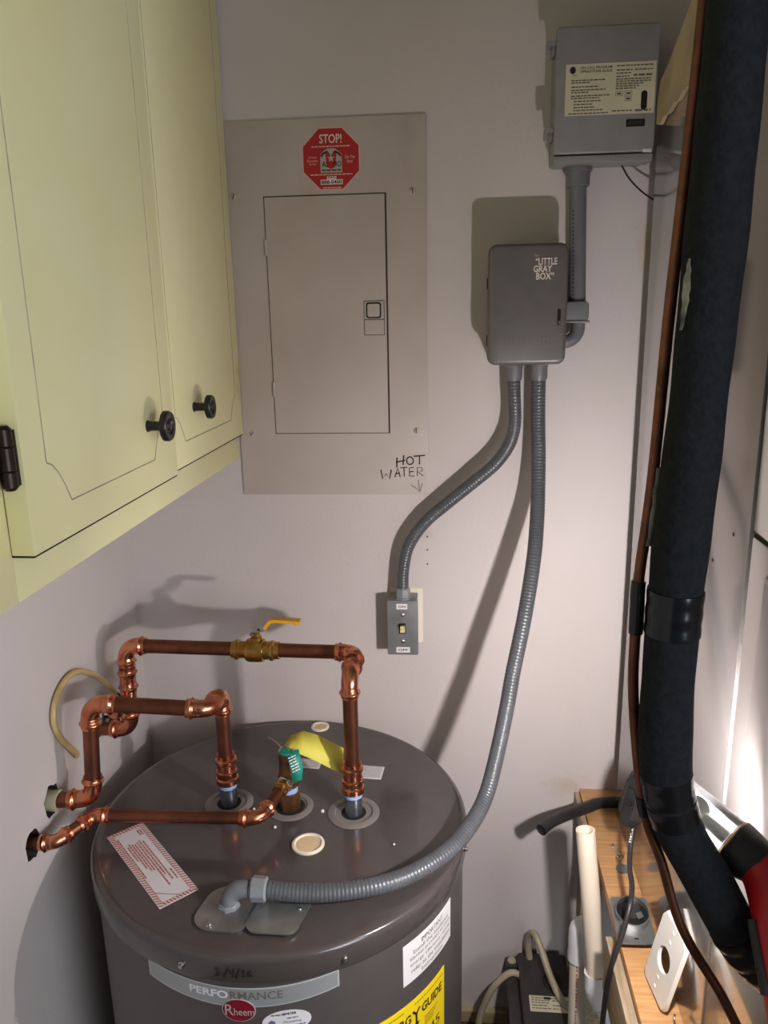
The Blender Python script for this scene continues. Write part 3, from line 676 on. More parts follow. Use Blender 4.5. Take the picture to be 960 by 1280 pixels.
# oval contractor sticker
g = cylfn(12.0, 0.5695, RB, R(2))
ov = MB().prism([(0.0300 * math.cos(a), 0.0165 * math.sin(a)) for a in [i * 2 * math.pi / 28 for i in range(28)]], g, 0, 0.0006).build('oval_sticker', M['label_white'], wh, smooth=False)
text('sticker_date', '3/4/26', g, 0.0165, 0.0036, M['black_print'], ov, 0.0009, 0.004, 0.0118, bold=0.02)
text('sticker_text', 'Plumbing', g, 0.0230, 0.0040, M['purple_print'], ov, 0.0009, 0.0070, -0.0010, slant=0.3)
word_lines('sticker_lines', [(-0.018, 0.0, 0.0112), (0.001, 0.014, 0.0050), (-0.006, 0.024, -0.0065), (-0.003, 0.017, -0.0110)], g, M['purple_print'], ov, 0.0018, 0.0009, 21)
MB().prism([(-0.020, -0.006), (-0.017, -0.010), (-0.014, -0.004), (-0.014, 0.002), (-0.0185, 0.004), (-0.022, 0.001)], g, 0.0006, 0.0009).build('sticker_drop', M['purple_print'], ov, smooth=False)
# marker date on the lid skirt
g = cylfn(-0.8, 0.6485, RB + 0.0062); dt = MB()
for p in ([(-0.0205, 0.0052), (-0.0150, 0.0060), (-0.0175, 0.0010), (-0.0145, -0.0030), (-0.0200, -0.0058)], [(-0.0095, -0.0075), (-0.0030, 0.0070)],
          [(-0.001, 0.0050), (-0.0015, -0.0005), (0.0035, 0.0005)], [(0.0042, 0.0060), (0.0020, -0.0065)], [(0.0055, -0.0078), (0.0110, 0.0072)],
          [(0.0125, 0.0030), (0.0165, 0.0045), (0.0160, 0.0010), (0.0125, -0.0040), (0.0175, -0.0040)], [(0.0250, 0.0045), (0.0205, 0.0010), (0.0205, -0.0040), (0.0250, -0.0040), (0.0245, -0.0005), (0.0210, -0.0010)]):
    stroke(dt, p, g, 0.0017, 0.0008)
dt.build('marker_date', M['marker'], wh, smooth=False)
# white insulation notice
g = cylfn(57.0, 0.5820, RB)
nt_ = MB().rect(-0.0555, -0.0300, 0.0555, 0.0330, g, 0.0006, 10).build('notice_label', M['label_white'], wh)
for i, (s, w) in enumerate((('IMPORTANT', 0.050), ('Install the insulation', 0.082), ('blanket provided to meet', 0.094), ('energy efficiency rating,', 0.094), ('refer to the Installation', 0.090), ('Instructions', 0.050))):
    text('notice_text', s, g, w, 0.0066 if i else 0.0074, M['brown_print'] if i else M['black_print'], nt_, 0.0009, 0.004, 0.0235 - i * 0.0092)
# yellow energy label
g = cylfn(49.5, 0.4150, RB)
en = MB().rect(-0.0690, -0.115, 0.0700, 0.1050, g, 0.0006, 12).build('energy_label', M['label_yellow'], wh, label='yellow energy label with black lettering')
text('energy_text', 'ENERG', g, 0.0500, 0.0150, M['black_print'], en, 0.0009, -0.0320, 0.0790, bold=0.03)
text('energy_text', 'GUIDE', g, 0.0480, 0.0150, M['black_print'], en, 0.0009, 0.0380, 0.0790, bold=0.03)
ya = MB(); stroke(ya, [(-0.004, 0.0865), (0.003, 0.0790), (0.003, 0.062)], g, 0.0036, 0.0010); stroke(ya, [(0.010, 0.0865), (0.003, 0.0790)], g, 0.0036, 0.0010)
ya.prism([(-0.003, 0.064), (0.009, 0.064), (0.003, 0.054)], g, 0.0006, 0.0010); ya.build('energy_arrow', M['black_print'], en, smooth=False)
word_lines('energy_print', [(-0.066, -0.02, 0.0965), (0.0, 0.064, 0.0965), (-0.060, -0.010, 0.0600), (0.020, 0.050, 0.0600), (0.020, 0.046, 0.0560), (0.020, 0.040, 0.0520), (0.020, 0.04, 0.048), (-0.060, -0.02, 0.054)], g, M['black_print'], en, 0.0014, 0.0009, 31)
text('energy_price', '$45', g, 0.040, 0.018, M['black_print'], en, 0.0009, 0.036, 0.030)
MB().rect(-0.118, 0.060, -0.0725, 0.0900, g, 0.0005, 6).build('paper_label', M['label_white'], wh)
# caution label with a striped red border on the tank top
P0, P1, P3 = V((-0.4649, -0.3228, ZT)), V((-0.335, -0.4554, ZT)), V((-0.5018, -0.3656, ZT))
ex = (P1 - P0).normalized(); ey = (P0 - P3); ey = (ey - ex * ey.dot(ex)).normalized()
CW, CH = (P1 - P0).length, 0.054
F = plane((P0 + P1) / 2 - ey * CH / 2, ex, ey)
if F(0, 0, 1).z < ZT: F = plane((P0 + P1) / 2 - ey * CH / 2, ex, ey)
cl = MB().rect(-CW / 2, -CH / 2, CW / 2, CH / 2, F, 0.0006, 2).build('caution_label', M['label_white'], wh, label='white caution label with red striped border')
sm = MB(); n = 34
def dquad(a, b, c, d): sm.add([F(*a, 0.0009), F(*b, 0.0009), F(*c, 0.0009), F(*d, 0.0009)], [(0, 1, 2, 3)])
bw = 0.0068
for i in range(n):
    u = -CW / 2 + CW * i / n; w = CW / n * 0.42
    for v in (-CH / 2 + 0.0006, CH / 2 - bw - 0.0006 + 0.0006):
        dquad((u, v), (min(u + w, CW / 2), v), (min(u + w + 0.003, CW / 2), v + bw - 0.0006), (min(u + 0.003, CW / 2), v + bw - 0.0006))
for i in range(9):
    v = -CH / 2 + bw + (CH - 2 * bw) * i / 9; w = 0.0022
    for u in (-CW / 2 + 0.0006, CW / 2 - bw):
        dquad((u, v), (u + bw - 0.0006, v + 0.002), (u + bw - 0.0006, v + w + 0.002), (u, v + w))
for q in ((-CW / 2 + bw, -CH / 2 + bw, CW / 2 - bw, -CH / 2 + bw + 0.0005), (-CW / 2 + bw, CH / 2 - bw - 0.0005, CW / 2 - bw, CH / 2 - bw), (-CW / 2 + bw, -CH / 2 + bw, -CW / 2 + bw + 0.0005, CH / 2 - bw), (CW / 2 - bw - 0.0005, -CH / 2 + bw, CW / 2 - bw, CH / 2 - bw)):
    dquad((q[0], q[1]), (q[2], q[1]), (q[2], q[3]), (q[0], q[3]))
dquad((CW / 2 - bw - 0.024, -CH / 2 + bw + 0.001), (CW / 2 - bw - 0.022, -CH / 2 + bw + 0.001), (CW / 2 - bw - 0.001, CH / 2 - bw - 0.016), (CW / 2 - bw - 0.001, CH / 2 - bw - 0.018))
sm.build('striped_border', M['red_print'], cl, smooth=False)
word_lines('caution_print', [(-CW / 2 + 0.014, -CW / 2 + 0.030, 0.0165), (-CW / 2 + 0.014, -CW / 2 + 0.030, 0.0130), (-0.050, 0.052, 0.0100), (-0.055, 0.036, 0.0060), (-0.052, 0.060, 0.0020), (-0.050, 0.020, -0.0020), (-0.052, 0.020, -0.0055), (-0.055, 0.010, -0.0090), (-0.050, -0.012, -0.0125), (-0.075, 0.030, -0.0175), (0.03, 0.055, 0.0155)], F, M['red_print'], cl, 0.0019, 0.0009, 41)
# small rating labels on the tank top
for (o, w, h, nm_) in (((-0.247, -0.152, ZT), 0.050, 0.026, 1), ((-0.136, -0.1715, ZT), 0.042, 0.036, 2)):
    F = plane(o, (1, -0.08, 0), (0.08, 1, 0))
    l = MB().rect(-w / 2, -h / 2, w / 2, h / 2, F, 0.0006, 1).build('rating_label', M['label_white'], wh, smooth=False)
    word_lines('rating_print', [(-w / 2 + 0.003, w / 2 - 0.003, h / 2 - 0.003 - k * 0.0036) for k in range(int(h / 0.004))], F, M['brown_print'], l, 0.0011, 0.0009, 50 + nm_)
# foam crumbs on the lid
for i, (x, y, r, lab) in enumerate(((-0.303, -0.285, 0.0022, 'tiny white foam crumb on the tank top, beside the left pipe ring'), (-0.197, -0.285, 0.0030, 'largest white foam crumb on the tank top, between relief valve and right pipe ring'), (-0.261, -0.326, 0.0024, 'tiny white foam crumb on the tank top, just behind the near cream cap'), (-0.083, -0.352, 0.0018, 'tiny white foam crumb far right on the tank top, near the curving conduit'))):
    b = bmesh.new(); bmesh.ops.create_icosphere(b, subdivisions=1, radius=r, matrix=Matrix.Translation((x, y, ZT + r * 1.5)))
    o = MB().bm(b).build('foam_crumb', M['pale_fuzz']); tag(o, lab, 'crumb', 'foam crumbs on the tank lid')

# ------------------------------------------------------------------ copper runs
def fit_sweep(path, r, name, t, m_='copper', bead=0.0028, ends=(True, True)):
    pts, S = dens(path, 0.0012); T = S[-1]; rad = []
    for s in S:
        q = r
        for (e, on) in ((s, ends[0]), (T - s, ends[1])):
            if on: q += bead * math.exp(-((e - 0.0075) / 0.0022) ** 2) + (0.0006 if e < 0.0145 else 0) - 0.0
        rad.append(q)
    return MB().sweep(pts, rad, 22).build(name, M[m_], t, angle=50)
def copper(t, pts, r, rads, sock=0.018, fr=None, straight='copper_pipe'):
    """corner points -> pipes between elbows"""
    fr = fr or r * 1.14; P = [V(p) for p in pts]; ends = [P[0]]
    for i in range(1, len(P) - 1):
        rd = rads[i - 1]
        q = arc_corner(P[i - 1], P[i], P[i + 1], rd, sock)
        fit_sweep(q, fr, 'elbow', t)
        ends += [q[0], q[-1]]
    ends.append(P[-1])
    for i in range(0, len(ends), 2):
        a, b = ends[i], ends[i + 1]; d = (b - a)
        if d.dot(P[i // 2 + 1] - P[i // 2]) <= 0.002 * d.length: continue
        d.normalize()
        a2 = a - d * (0.008 if i else 0); b2 = b + d * (0.008 if i < len(ends) - 2 else 0)
        MB().sweep(dens([a2, b2], 0.03)[0], r, 20).build('pipe', M[straight], t)
def nipple_set(t, x, y, z1):
    MB().lathe((x, y, ZT + 0.001), (0, 0, 1), [(0, 0.0132), (0.036, 0.0132)], 24).build('nipple', M['nipple'], t)
    MB().lathe((x, y, ZT + 0.030), (0, 0, 1), [(0, 0.0136), (0.007, 0.0140), (0.009, 0.0136)], 24).build('sealant', M['blue_tape'], t)
    MB().lathe((x, y, ZT + 0.037), (0, 0, 1), [(0, 0.0150), (0.001, 0.0170), (0.009, 0.0172), (0.011, 0.0150), (0.015, 0.0150), (0.017, 0.0160), (0.021, 0.0160), (0.0225, 0.0140), (0.034, 0.0136), (0.037, 0.0165), (0.041, 0.0165), (0.043, 0.0134), (0.050, 0.0134), (0.050, 0.011)], 28).build('adapter', M['copper'], t)
r1 = thing('copper_pipe_run', 'copper water pipe with yellow-handled ball valve, the taller run behind', 'pipe', (N2[0], N2[1], ZT + 0.001))
ZB, YB = 0.897, -0.200
nipple_set(r1, N2[0], N2[1], 0)
copper(r1, [(N2[0], N2[1], ZT + 0.08), (N2[0], N2[1], ZB), (N2[0], YB, ZB), (-0.5205, YB + 0.002, 0.9005), (-0.5250, YB, 0.7540), (WL - 0.03, YB, 0.7520)], 0.0111, [0.020, 0.019, 0.021, 0.021], sock=0.0135)
fit_sweep([(-0.5225, -0.199, 0.822), (-0.5217, -0.199, 0.862)], 0.0127, 'coupling', r1)
fit_sweep([(-0.5237, -0.199, 0.790), (-0.5228, -0.199, 0.824)], 0.0127, 'tee', r1, ends=(True, False))
fit_sweep([(-0.5232, -0.200, 0.806), (-0.5360, -0.238, 0.806)], 0.0122, 'tee_branch', r1, ends=(False, True))
# ball valve
bx = -0.3060
bv = MB(); bv.lathe((bx - 0.040, YB, 0.8985), (1, 0, -0.009), [(0, 0.0118), (0.0, 0.0132), (0.004, 0.0135), (0.006, 0.0162), (0.010, 0.0162), (0.012, 0.0135), (0.023, 0.0132), (0.024, 0.0175), (0.029, 0.0190), (0.042, 0.0190),
    (0.051, 0.0180), (0.0515, 0.0150), (0.060, 0.0140), (0.062, 0.0164), (0.066, 0.0164), (0.068, 0.0137), (0.076, 0.0134), (0.076, 0.0118)], 28)
bv.lathe((bx, YB, 0.912), (0, 0, 1), [(0, 0.009), (0.009, 0.009), (0.010, 0.0065), (0.016, 0.0065)], 16)
bo = bv.build('ball_valve', M['brass'], r1)
MB().lathe((bx, YB, 0.9270), (0, 0, 1), [(0, 0.0042), (0.003, 0.0042), (0.003, 0.0060), (0.008, 0.0060), (0.009, 0.0045)], 6).build('stem_nut', M['steel'], bo)
ln = spline([(bx - 0.008, YB, 0.924), (bx - 0.006, YB - 0.001, 0.930), (bx + 0.006, YB - 0.001, 0.9315), (bx + 0.013, YB - 0.002, 0.934), (bx + 0.022, YB - 0.003, 0.9445)], 5)
def strap(mb, pts, w, th):
    for i, p in enumerate(pts): pass
    vs = []; fs = []
    for i, p in enumerate(pts):
        t_ = (pts[min(i + 1, len(pts) - 1)] - pts[max(0, i - 1)]).normalized(); s_ = V((0, 1, 0)); n_ = t_.cross(s_).normalized()
        for (a, b) in ((-1, -1), (1, -1), (1, 1), (-1, 1)): vs.append(p + s_ * w / 2 * a + n_ * th / 2 * b)
    k = len(pts)
    for i in range(k - 1):
        for j in range(4): fs.append((i * 4 + j, i * 4 + (j + 1) % 4, i * 4 + 4 + (j + 1) % 4, i * 4 + 4 + j))
    fs += [(3, 2, 1, 0), (4 * k - 4, 4 * k - 3, 4 * k - 2, 4 * k - 1)]; mb.add(vs, fs)
s_ = MB(); strap(s_, ln, 0.011, 0.002); s_.build('lever', M['steel'], bo)
s_ = MB(); strap(s_, spline([(bx + 0.0155, YB - 0.0025, 0.9365), (bx + 0.0245, YB - 0.003, 0.9480), (bx + 0.036, YB - 0.004, 0.9505), (bx + 0.072, YB - 0.006, 0.9490)], 6), 0.014, 0.0052); s_.build('grip', M['lever_yellow'], bo)

r2 = thing('copper_pipe_run', 'copper water pipe in front that drops to the left tank fitting', 'pipe', (N1[0], N1[1], ZT + 0.001))
nipple_set(r2, N1[0], N1[1], 0)
copper(r2, [(N1[0], N1[1], ZT + 0.08), (N1[0], N1[1], 0.8570), (N1[0] + 0.002, -0.325, 0.8620), (-0.5140, -0.343, 0.8770), (-0.5235, -0.347, 0.7260), (WL + 0.010, -0.356, 0.7260)], 0.0111, [0.018, 0.019, 0.021, 0.021], sock=0.0165)
MB().sweep(dens([(WL - 0.035, -0.356, 0.726), (WL + 0.012, -0.3565, 0.726)], 0.006)[0], [0.0155 + 0.0006 * math.sin(i * 2.1) for i in range(len(dens([(WL - 0.035, -0.356, 0.726), (WL + 0.012, -0.3565, 0.726)], 0.006)[0]))], 16).build('sleeve', M['insul_stub'], r2)

r3 = thing('copper_pipe_run', 'low copper discharge pipe leading from relief valve to the wall', 'pipe', (-0.39, -0.36, 0.71))
copper(r3, [(-0.2555, -0.300, 0.7175), (-0.2740, -0.3610, 0.7130), (-0.5170, -0.3620, 0.7080), (-0.5530, -0.4080, 0.6965), (WL - 0.03, -0.4160, 0.6950)], 0.0088, [0.018, 0.020, 0.018], sock=0.0145, fr=0.0101)

# relief valve
rv = thing('relief_valve', 'bronze pressure relief valve standing on the tank top with tags', 'valve', (TP[0], TP[1], ZT))
b_ = MB(); b_.lathe((TP[0], TP[1], ZT - 0.002), (0, 0, 1), [(0, 0.0165), (0.030, 0.0165), (0.031, 0.013)], 6); b_.build('hex_base', M['bronze_cast'], rv)
MB().lathe((TP[0], TP[1], ZT + 0.028), (0, 0, 1), [(0, 0.0130), (0.009, 0.0134), (0.010, 0.0125)], 22).build('sealant', M['blue_tape'], rv)
b_ = MB(); b_.lathe((TP[0], TP[1], ZT + 0.038), (0, 0, 1), [(0, 0.0140), (0.004, 0.0165), (0.016, 0.0165), (0.022, 0.0140), (0.026, 0.0135), (0.046, 0.0130), (0.050, 0.0140), (0.056, 0.0140), (0.058, 0.0110)], 28)
b_.build('body', M['bronze_cast'], rv)
od = V((-0.0185, -0.061, -0.0045)).normalized()
MB().lathe(V((-0.2505, -0.278, 0.7195)), od, [(0, 0.0130), (0.010, 0.0130), (0.011, 0.0118), (0.014, 0.0118)], 20).build('outlet_ring', M['chrome'], rv)
MB().lathe(V((-0.2540, -0.2905, 0.7185)), od, [(0, 0.0128), (0.007, 0.0128), (0.008, 0.0108), (0.012, 0.0112), (0.015, 0.0112), (0.0155, 0.0092)], 6).build('outlet_adapter', M['brass'], rv)
s_ = MB(); s_.sweep(spline([(-0.258, -0.268, 0.768), (-0.270, -0.258, 0.772), (-0.285, -0.246, 0.773)], 5), 0.0013, 6); s_.box((-0.262, -0.277, 0.7655), (-0.238, -0.262, 0.7690), 0.001); s_.build('lever', M['steel'], rv)
MB().lathe((TP[0], TP[1], ZT + 0.096), (0, 0, 1), [(0, 0.0138), (0.002, 0.0138), (0.0035, 0.008)], 18).build('cap', M['tag_teal'], rv)
# tags hanging from the valve
def sheet_tag(rows, name, m_, label, th=0.0006):
    n = len(rows); vs = []; fs = []
    for (a, b) in rows: vs += [V(a), V(b)]
    for i in range(n - 1): fs.append((2 * i, 2 * i + 1, 2 * i + 3, 2 * i + 2))
    me = MB().add(vs, fs).build(name, M[m_]); md_ = me.modifiers.new('thickness', 'SOLIDIFY'); md_.thickness = th
    tag(me, label, 'tag'); return me
yt = sheet_tag([((-0.2560, -0.262, 0.7700), (-0.2470, -0.274, 0.7700)), ((-0.2470, -0.248, 0.7800), (-0.2400, -0.275, 0.7680)), ((-0.2300, -0.240, 0.7830), (-0.2250, -0.272, 0.7600)),
                ((-0.2080, -0.236, 0.7740), (-0.2050, -0.268, 0.7480)), ((-0.1850, -0.236, 0.7610), (-0.1830, -0.266, 0.7340)), ((-0.1690, -0.238, 0.7540), (-0.1660, -0.266, 0.7270))], 'warning_tag', 'tag_yellow',
               'yellow paper warning tag hanging off the relief valve')
gt = sheet_tag([((-0.2500, -0.283, 0.7670), (-0.2310, -0.2760, 0.7740)), ((-0.2440, -0.290, 0.7560), (-0.2270, -0.2830, 0.7620)), ((-0.2400, -0.294, 0.7430), (-0.2230, -0.288, 0.7490)), ((-0.2370, -0.297, 0.7290), (-0.2250, -0.292, 0.7310))], 'instruction_tag', 'tag_teal',
               'small teal printed tag hanging on the relief valve')
F = plane((-0.2357, -0.2877, 0.7555), V((0.0170, 0.0065, 0.006)), V((-0.0095, 0.009, 0.025)))
if (F(0, 0, 1) - F(0, 0, 0)).dot(V((0, -1.3, 1.4)) - F(0, 0, 0)) < 0: F0 = F; F = lambda u, v, d=0.0: F0(u, v, -d)
yt['_o'] = [0, 0, 0]; gt['_o'] = [0, 0, 0]
word_lines('tag_print', [(-0.0065, 0.0055, 0.0110 - k * 0.0042) for k in range(6)], F, M['label_white'], gt, 0.0015, 0.0016, 60)

# icemaker valve and its looped tube on the left wall
iv = thing('stop_valve', 'small chrome stop valve on the left wall behind the copper pipes', 'valve', (WL, -0.165, 0.765))
q = MB(); q.lathe((WL - 0.004, -0.170, 0.762), (1, 0, 0), [(0, 0.012), (0.005, 0.012), (0.007, 0.008), (0.034, 0.008)], 16); q.lathe((WL + 0.026, -0.170, 0.748), (0, 0, 1), [(0, 0.007), (0.004, 0.0095), (0.024, 0.0095), (0.030, 0.006), (0.036, 0.006)], 14)
q.lathe((WL + 0.026, -0.176, 0.762), (0.1, -1, 0), [(0, 0.006), (0.006, 0.006), (0.008, 0.010), (0.016, 0.010)], 10); q.build('body', M['chrome'], iv)
MB().lathe((WL + 0.021, -0.163, 0.784), (-0.1, 0.06, 1), [(0, 0.0075), (0.010, 0.0080), (0.013, 0.006)], 6).build('compression_nut', M['bronze'], iv)
tb = MB().sweep(spline([(WL + 0.019, -0.162, 0.795), (WL + 0.014, -0.171, 0.815), (WL + 0.009, -0.196, 0.844), (WL + 0.007, -0.226, 0.866), (WL + 0.006, -0.260, 0.882), (WL + 0.006, -0.294, 0.882), (WL + 0.006, -0.322, 0.866), (WL + 0.006, -0.333, 0.840), (WL + 0.006, -0.322, 0.808), (WL + 0.006, -0.300, 0.778), (WL + 0.006, -0.284, 0.758), (WL + 0.001, -0.278, 0.751)], 8), 0.0047, 12).build('water_tube', M['tan_tube'])
tag(tb, 'yellowed plastic tube looped against the left wall above the pipes', 'tube')

# ------------------------------------------------------------------ platform and air handler
PZ = 0.541
pf = thing('wooden_platform', 'plywood platform with pale side board under the metal air handler', 'platform', (0.57, -0.45, 0))
MB().box((0.2350, -0.90, PZ - 0.018), (0.92, -0.0015, PZ), 0.0008).build('plywood_top', M['ply'], pf)
MB().box((0.2195, -0.90, 0.440), (0.2345, -0.345, PZ - 0.012), 0.0015).build('side_board', M['pale_wood'], pf)
MB().box((0.2255, -0.205, 0.500), (0.2345, -0.0025, PZ - 0.006), 0.0015).build('edge_strip', M['pale_wood'], pf)
for (x, y) in ((0.240, -0.045), (0.88, -0.045), (0.240, -0.89), (0.88, -0.89)):
    MB().box((x, y, 0.0), (x + 0.038, y + 0.038, PZ - 0.0185), 0.002).build('leg', M['pale_wood'], pf)
UX = 0.2862
ah = thing('air_handler', 'grey sheet metal air handler cabinet standing on the plywood platform', 'air handler', (0.57, -0.45, PZ))
MB().box((UX + 0.006, -0.82, PZ + 0.002), (0.86, -0.080, 1.695)).build('casing', M['unit_dark'], ah, smooth=False)
MB().box((UX, -0.5480, PZ + 0.0005), (UX + 0.02, -0.0740, 1.70), 0.0015).build('side_panel', M['unit'], ah)
MB().box((UX + 0.001, -0.82, 1.1925), (UX + 0.02, -0.5525, 1.70), 0.003).build('upper_door', M['unit'], ah)
lowd = MB().box((UX + 0.001, -0.82, PZ + 0.0005), (UX + 0.02, -0.5525, 1.1885), 0.003).build('lower_door', M['unit'], ah)
MB().box((UX - 0.004, -0.80, PZ + 0.20), (UX + 0.01, -0.5980, 1.165), 0.006, 4).build('raised_field', M['unit'], lowd)
MB().box((0.40, -0.0815, PZ + 0.001), (0.86, -0.0760, 1.695)).build('back_panel', M['unit'], ah, smooth=False)
for (y, z) in ((-0.453, 1.132), (-0.5075, 1.177)):
    MB().lathe((UX - 0.0002, y, z), (-1, 0, 0), [(0, 0.0022), (0.0004, 0.0020)], 8).build('screw_hole', M['black_gap'], ah)
# tan mastic-coated plenum above the unit, ragged lower edge over the panel
pt = [(-0.088, 1.655), (-0.090, 1.690), (-0.100, 1.7075), (-0.130, 1.716), (-0.150, 1.724), (-0.180, 1.736), (-0.225, 1.757), (-0.265, 1.79), (-0.32, 1.86), (-0.42, 2.03), (-0.6, 2.29), (-0.80, 2.29), (-0.80, 1.672),
      (-0.40, 1.670), (-0.30, 1.668), (-0.262, 1.671), (-0.242, 1.663), (-0.215, 1.665), (-0.196, 1.658), (-0.178, 1.661), (-0.150, 1.655), (-0.128, 1.657), (-0.108, 1.650), (-0.096, 1.652)]
Fp = lambda u, v, d=0.0: V((d, u, v))
pn = MB().prism(pt, Fp, UX - 0.006, UX - 0.0002); pn.prism([p for p in pt if p[1] > 1.70] + [(-0.80, 1.703), (-0.12, 1.703)], Fp, UX - 0.0002, 0.84)
po = pn.build('duct_plenum', M['mastic'], smooth=False)
tag(po, 'tan mastic-covered duct plenum above the metal unit, with a ragged lower edge', 'duct')

# ------------------------------------------------------------------ refrigerant lines
YP = -0.716
bpipe = [(0.1888, YP, 1.9115), (0.1865, YP, 1.772), (0.1827, YP, 1.586), (0.18, YP, 1.4465), (0.1767, YP, 1.3256), (0.172, YP, 1.2047), (0.1711, YP, 1.1024), (0.1739, YP, 1.042), (0.1809, YP, 1.0029), (0.1925, YP, 0.9722), (0.2148, YP - 0.001, 0.9331), (0.2381, YP - 0.002, 0.8904), (0.2590, YP - 0.002, 0.8600), (0.300, YP - 0.003, 0.822)]
ip = thing('insulated_pipe', 'thick black foam-insulated refrigerant pipe hanging in front of the metal unit', 'pipe', (0.19, YP, 1.2))
BP = spline(bpipe, 12); pts, S = dens(BP, 0.004)
MB().sweep(pts, [0.0206 + 0.0005 * math.sin(s * 31) + 0.0003 * math.sin(s * 83 + 1) for s in S], 28).build('foam_sleeve', M['foam'], ip)
def zrange(za, zb): return [p for p in pts if zb <= p.z <= za]
for (za, zb, rr) in ((1.1935, 1.1517, 0.0213), (1.0317, 0.9871, 0.0211)):
    q = zrange(za, zb); MB().sweep(q, [rr + 0.0003 * math.sin(i * 1.7) for i in range(len(q))], 28).build('tape_wrap', M['tape'], ip)
q = [p for p in pts if p.x > 0.2400]; MB().sweep(q, [0.0216 + 0.0008 * math.sin(i * 1.3) for i in range(len(q))], 24).build('tape_wrap', M['tape'], ip)
tf = MB()                                            # bare torn places along the left of the sleeve
def torn(z0, z1, a0, a1, seed):
    rnd = random.Random(seed); rows = []
    q = zrange(z1, z0); n = 6; vs = []; fs = []
    for i, p in enumerate(q):
        k = math.sin(math.pi * (i + 0.5) / len(q)) ** 0.6
        mid = (a0 + a1) / 2 + rnd.uniform(-0.06, 0.06); hw_ = (a1 - a0) / 2 * k * rnd.uniform(0.7, 1.1)
        for j in range(n):
            a = mid - hw_ + 2 * hw_ * j / (n - 1); rr = 0.0208 + 0.0010 * (1 if 0 < j < n - 1 else 0) * rnd.uniform(0.3, 1.2)
            vs.append(p + V((math.cos(a), math.sin(a), 0)) * rr)
    for i in range(len(q) - 1):
        for j in range(n - 1): fs.append((i * n + j, i * n + j + 1, i * n + n + j + 1, i * n + n + j))
    tf.add(vs, fs)
torn(1.384, 1.436, R(192), R(214), 2)
tf.build('torn_patch', M['foam_torn'], ip, label='pale torn patch in the foam')
cpl = spline([(0.1702, -0.7085, 1.9115), (0.1683, -0.7076, 1.772), (0.1636, -0.7057, 1.5953), (0.1600, -0.7048, 1.5014), (0.1550, -0.7048, 1.3935), (0.1512, -0.7048, 1.2754), (0.1460, -0.7048, 1.1982), (0.1455, -0.7067, 1.1675), (0.1470, -0.7048, 1.1015), (0.1555, -0.7060, 1.028), (0.1640, -0.7085, 0.9815), (0.1785, -0.7114, 0.9424), (0.199, -0.716, 0.8797), (0.2334, -0.7234, 0.8215), (0.2576, -0.7271, 0.7769), (0.295, -0.729, 0.735)], 10)
lq = thing('copper_line', 'thin weathered copper refrigerant line running beside the black insulated pipe', 'pipe', (0.165, -0.66, 1.2))
MB().sweep(cpl, 0.0043, 14).build('tube', M['copper_line'], lq)
q = [p for p in cpl if 1.150 <= p.z <= 1.1945]; MB().sweep(q, 0.0058, 14).build('tape_wrap', M['tape'], lq)
MB().sweep([p for p in cpl if 0.984 <= p.z <= 1.003], 0.0058, 14).build('tape_wrap', M['tape'], lq)
q = [p + V((0.0022, -0.0012, 0)) for p in cpl if 1.222 <= p.z <= 1.290]
MB().sweep(q, [0.0030 + 0.0012 * random.random() for p in q], 10).build('foam_scrap', M['foam_torn'], lq, label='pale scrap of foam on the copper')

# ------------------------------------------------------------------ work light resting in the pipe's crook
A = V((0.2452, -0.6878, 0.9459)); ax = V((-0.666, 0.666, 0.3357)).normalized()
tl = thing('work_light', 'red and black torch with a clear lens, lit, wedged behind the black pipe', 'torch', tuple(A))
MB().lathe(A, ax, [(-0.001, 0.0222), (0.0, 0.0222), (0.004, 0.0215), (0.082, 0.0205), (0.086, 0.0185)], 36, cap=False).build('lens', M['lens'], tl)
MB().lathe(A, ax, [(-0.0005, 0.0224), (0.0015, 0.0226), (0.0020, 0.0212)], 36, cap=False).build('lens_rim', M['brass'], tl)
MB().lathe(A, ax, [(-0.026, 0.0185), (-0.018, 0.0215), (-0.004, 0.0232), (0.0, 0.0232), (0.0006, 0.0215)], 36).build('collar', M['matte_black'], tl)
MB().lathe(A, ax, [(0.0008, 0.0210), (0.0030, 0.0205), (0.0050, 0.012)], 36).build('reflector', M['galv'], tl)
MB().lathe(A, ax, [(0.0036, 0.0060), (0.030, 0.0060)], 20).build('light_column', M['galv'], tl)
LO = A + ax * 0.040; LN = V((-0.03, 0.95, -0.30)).normalized()      # the tilted led array inside the lens
MB().lathe(A, ax, [(0.0600, 0.0060), (0.062, 0.0075), (0.068, 0.0075)], 20).build('led_side', M['led_side'], tl)
MB().lathe(LO, LN, [(-0.0020, 0.0142), (0.0, 0.0142)], 24).build('led_backing', M['galv'], tl)
MB().lathe(LO, LN, [(0.0004, 0.0132), (0.0010, 0.0132)], 24).build('led_array', M['led'], tl)
E0 = A - ax * 0.024
hd = MB(); hp_ = [E0 + ax * 0.004, E0 + V((0.003, -0.014, -0.008)), E0 + V((0.002, -0.048, -0.030)), E0 + V((0.0, -0.090, -0.070)), E0 + V((0.0, -0.16, -0.12))]
hd.sweep(spline(hp_, 6), [0.0180] * 25, 22); hd.build('handle', M['torch_red'], tl)
MB().sweep([E0 + V((-0.0165, -0.040, -0.022)), E0 + V((-0.017, -0.080, -0.056))], 0.0045, 10).build('grip_pad', M['matte_black'], tl)

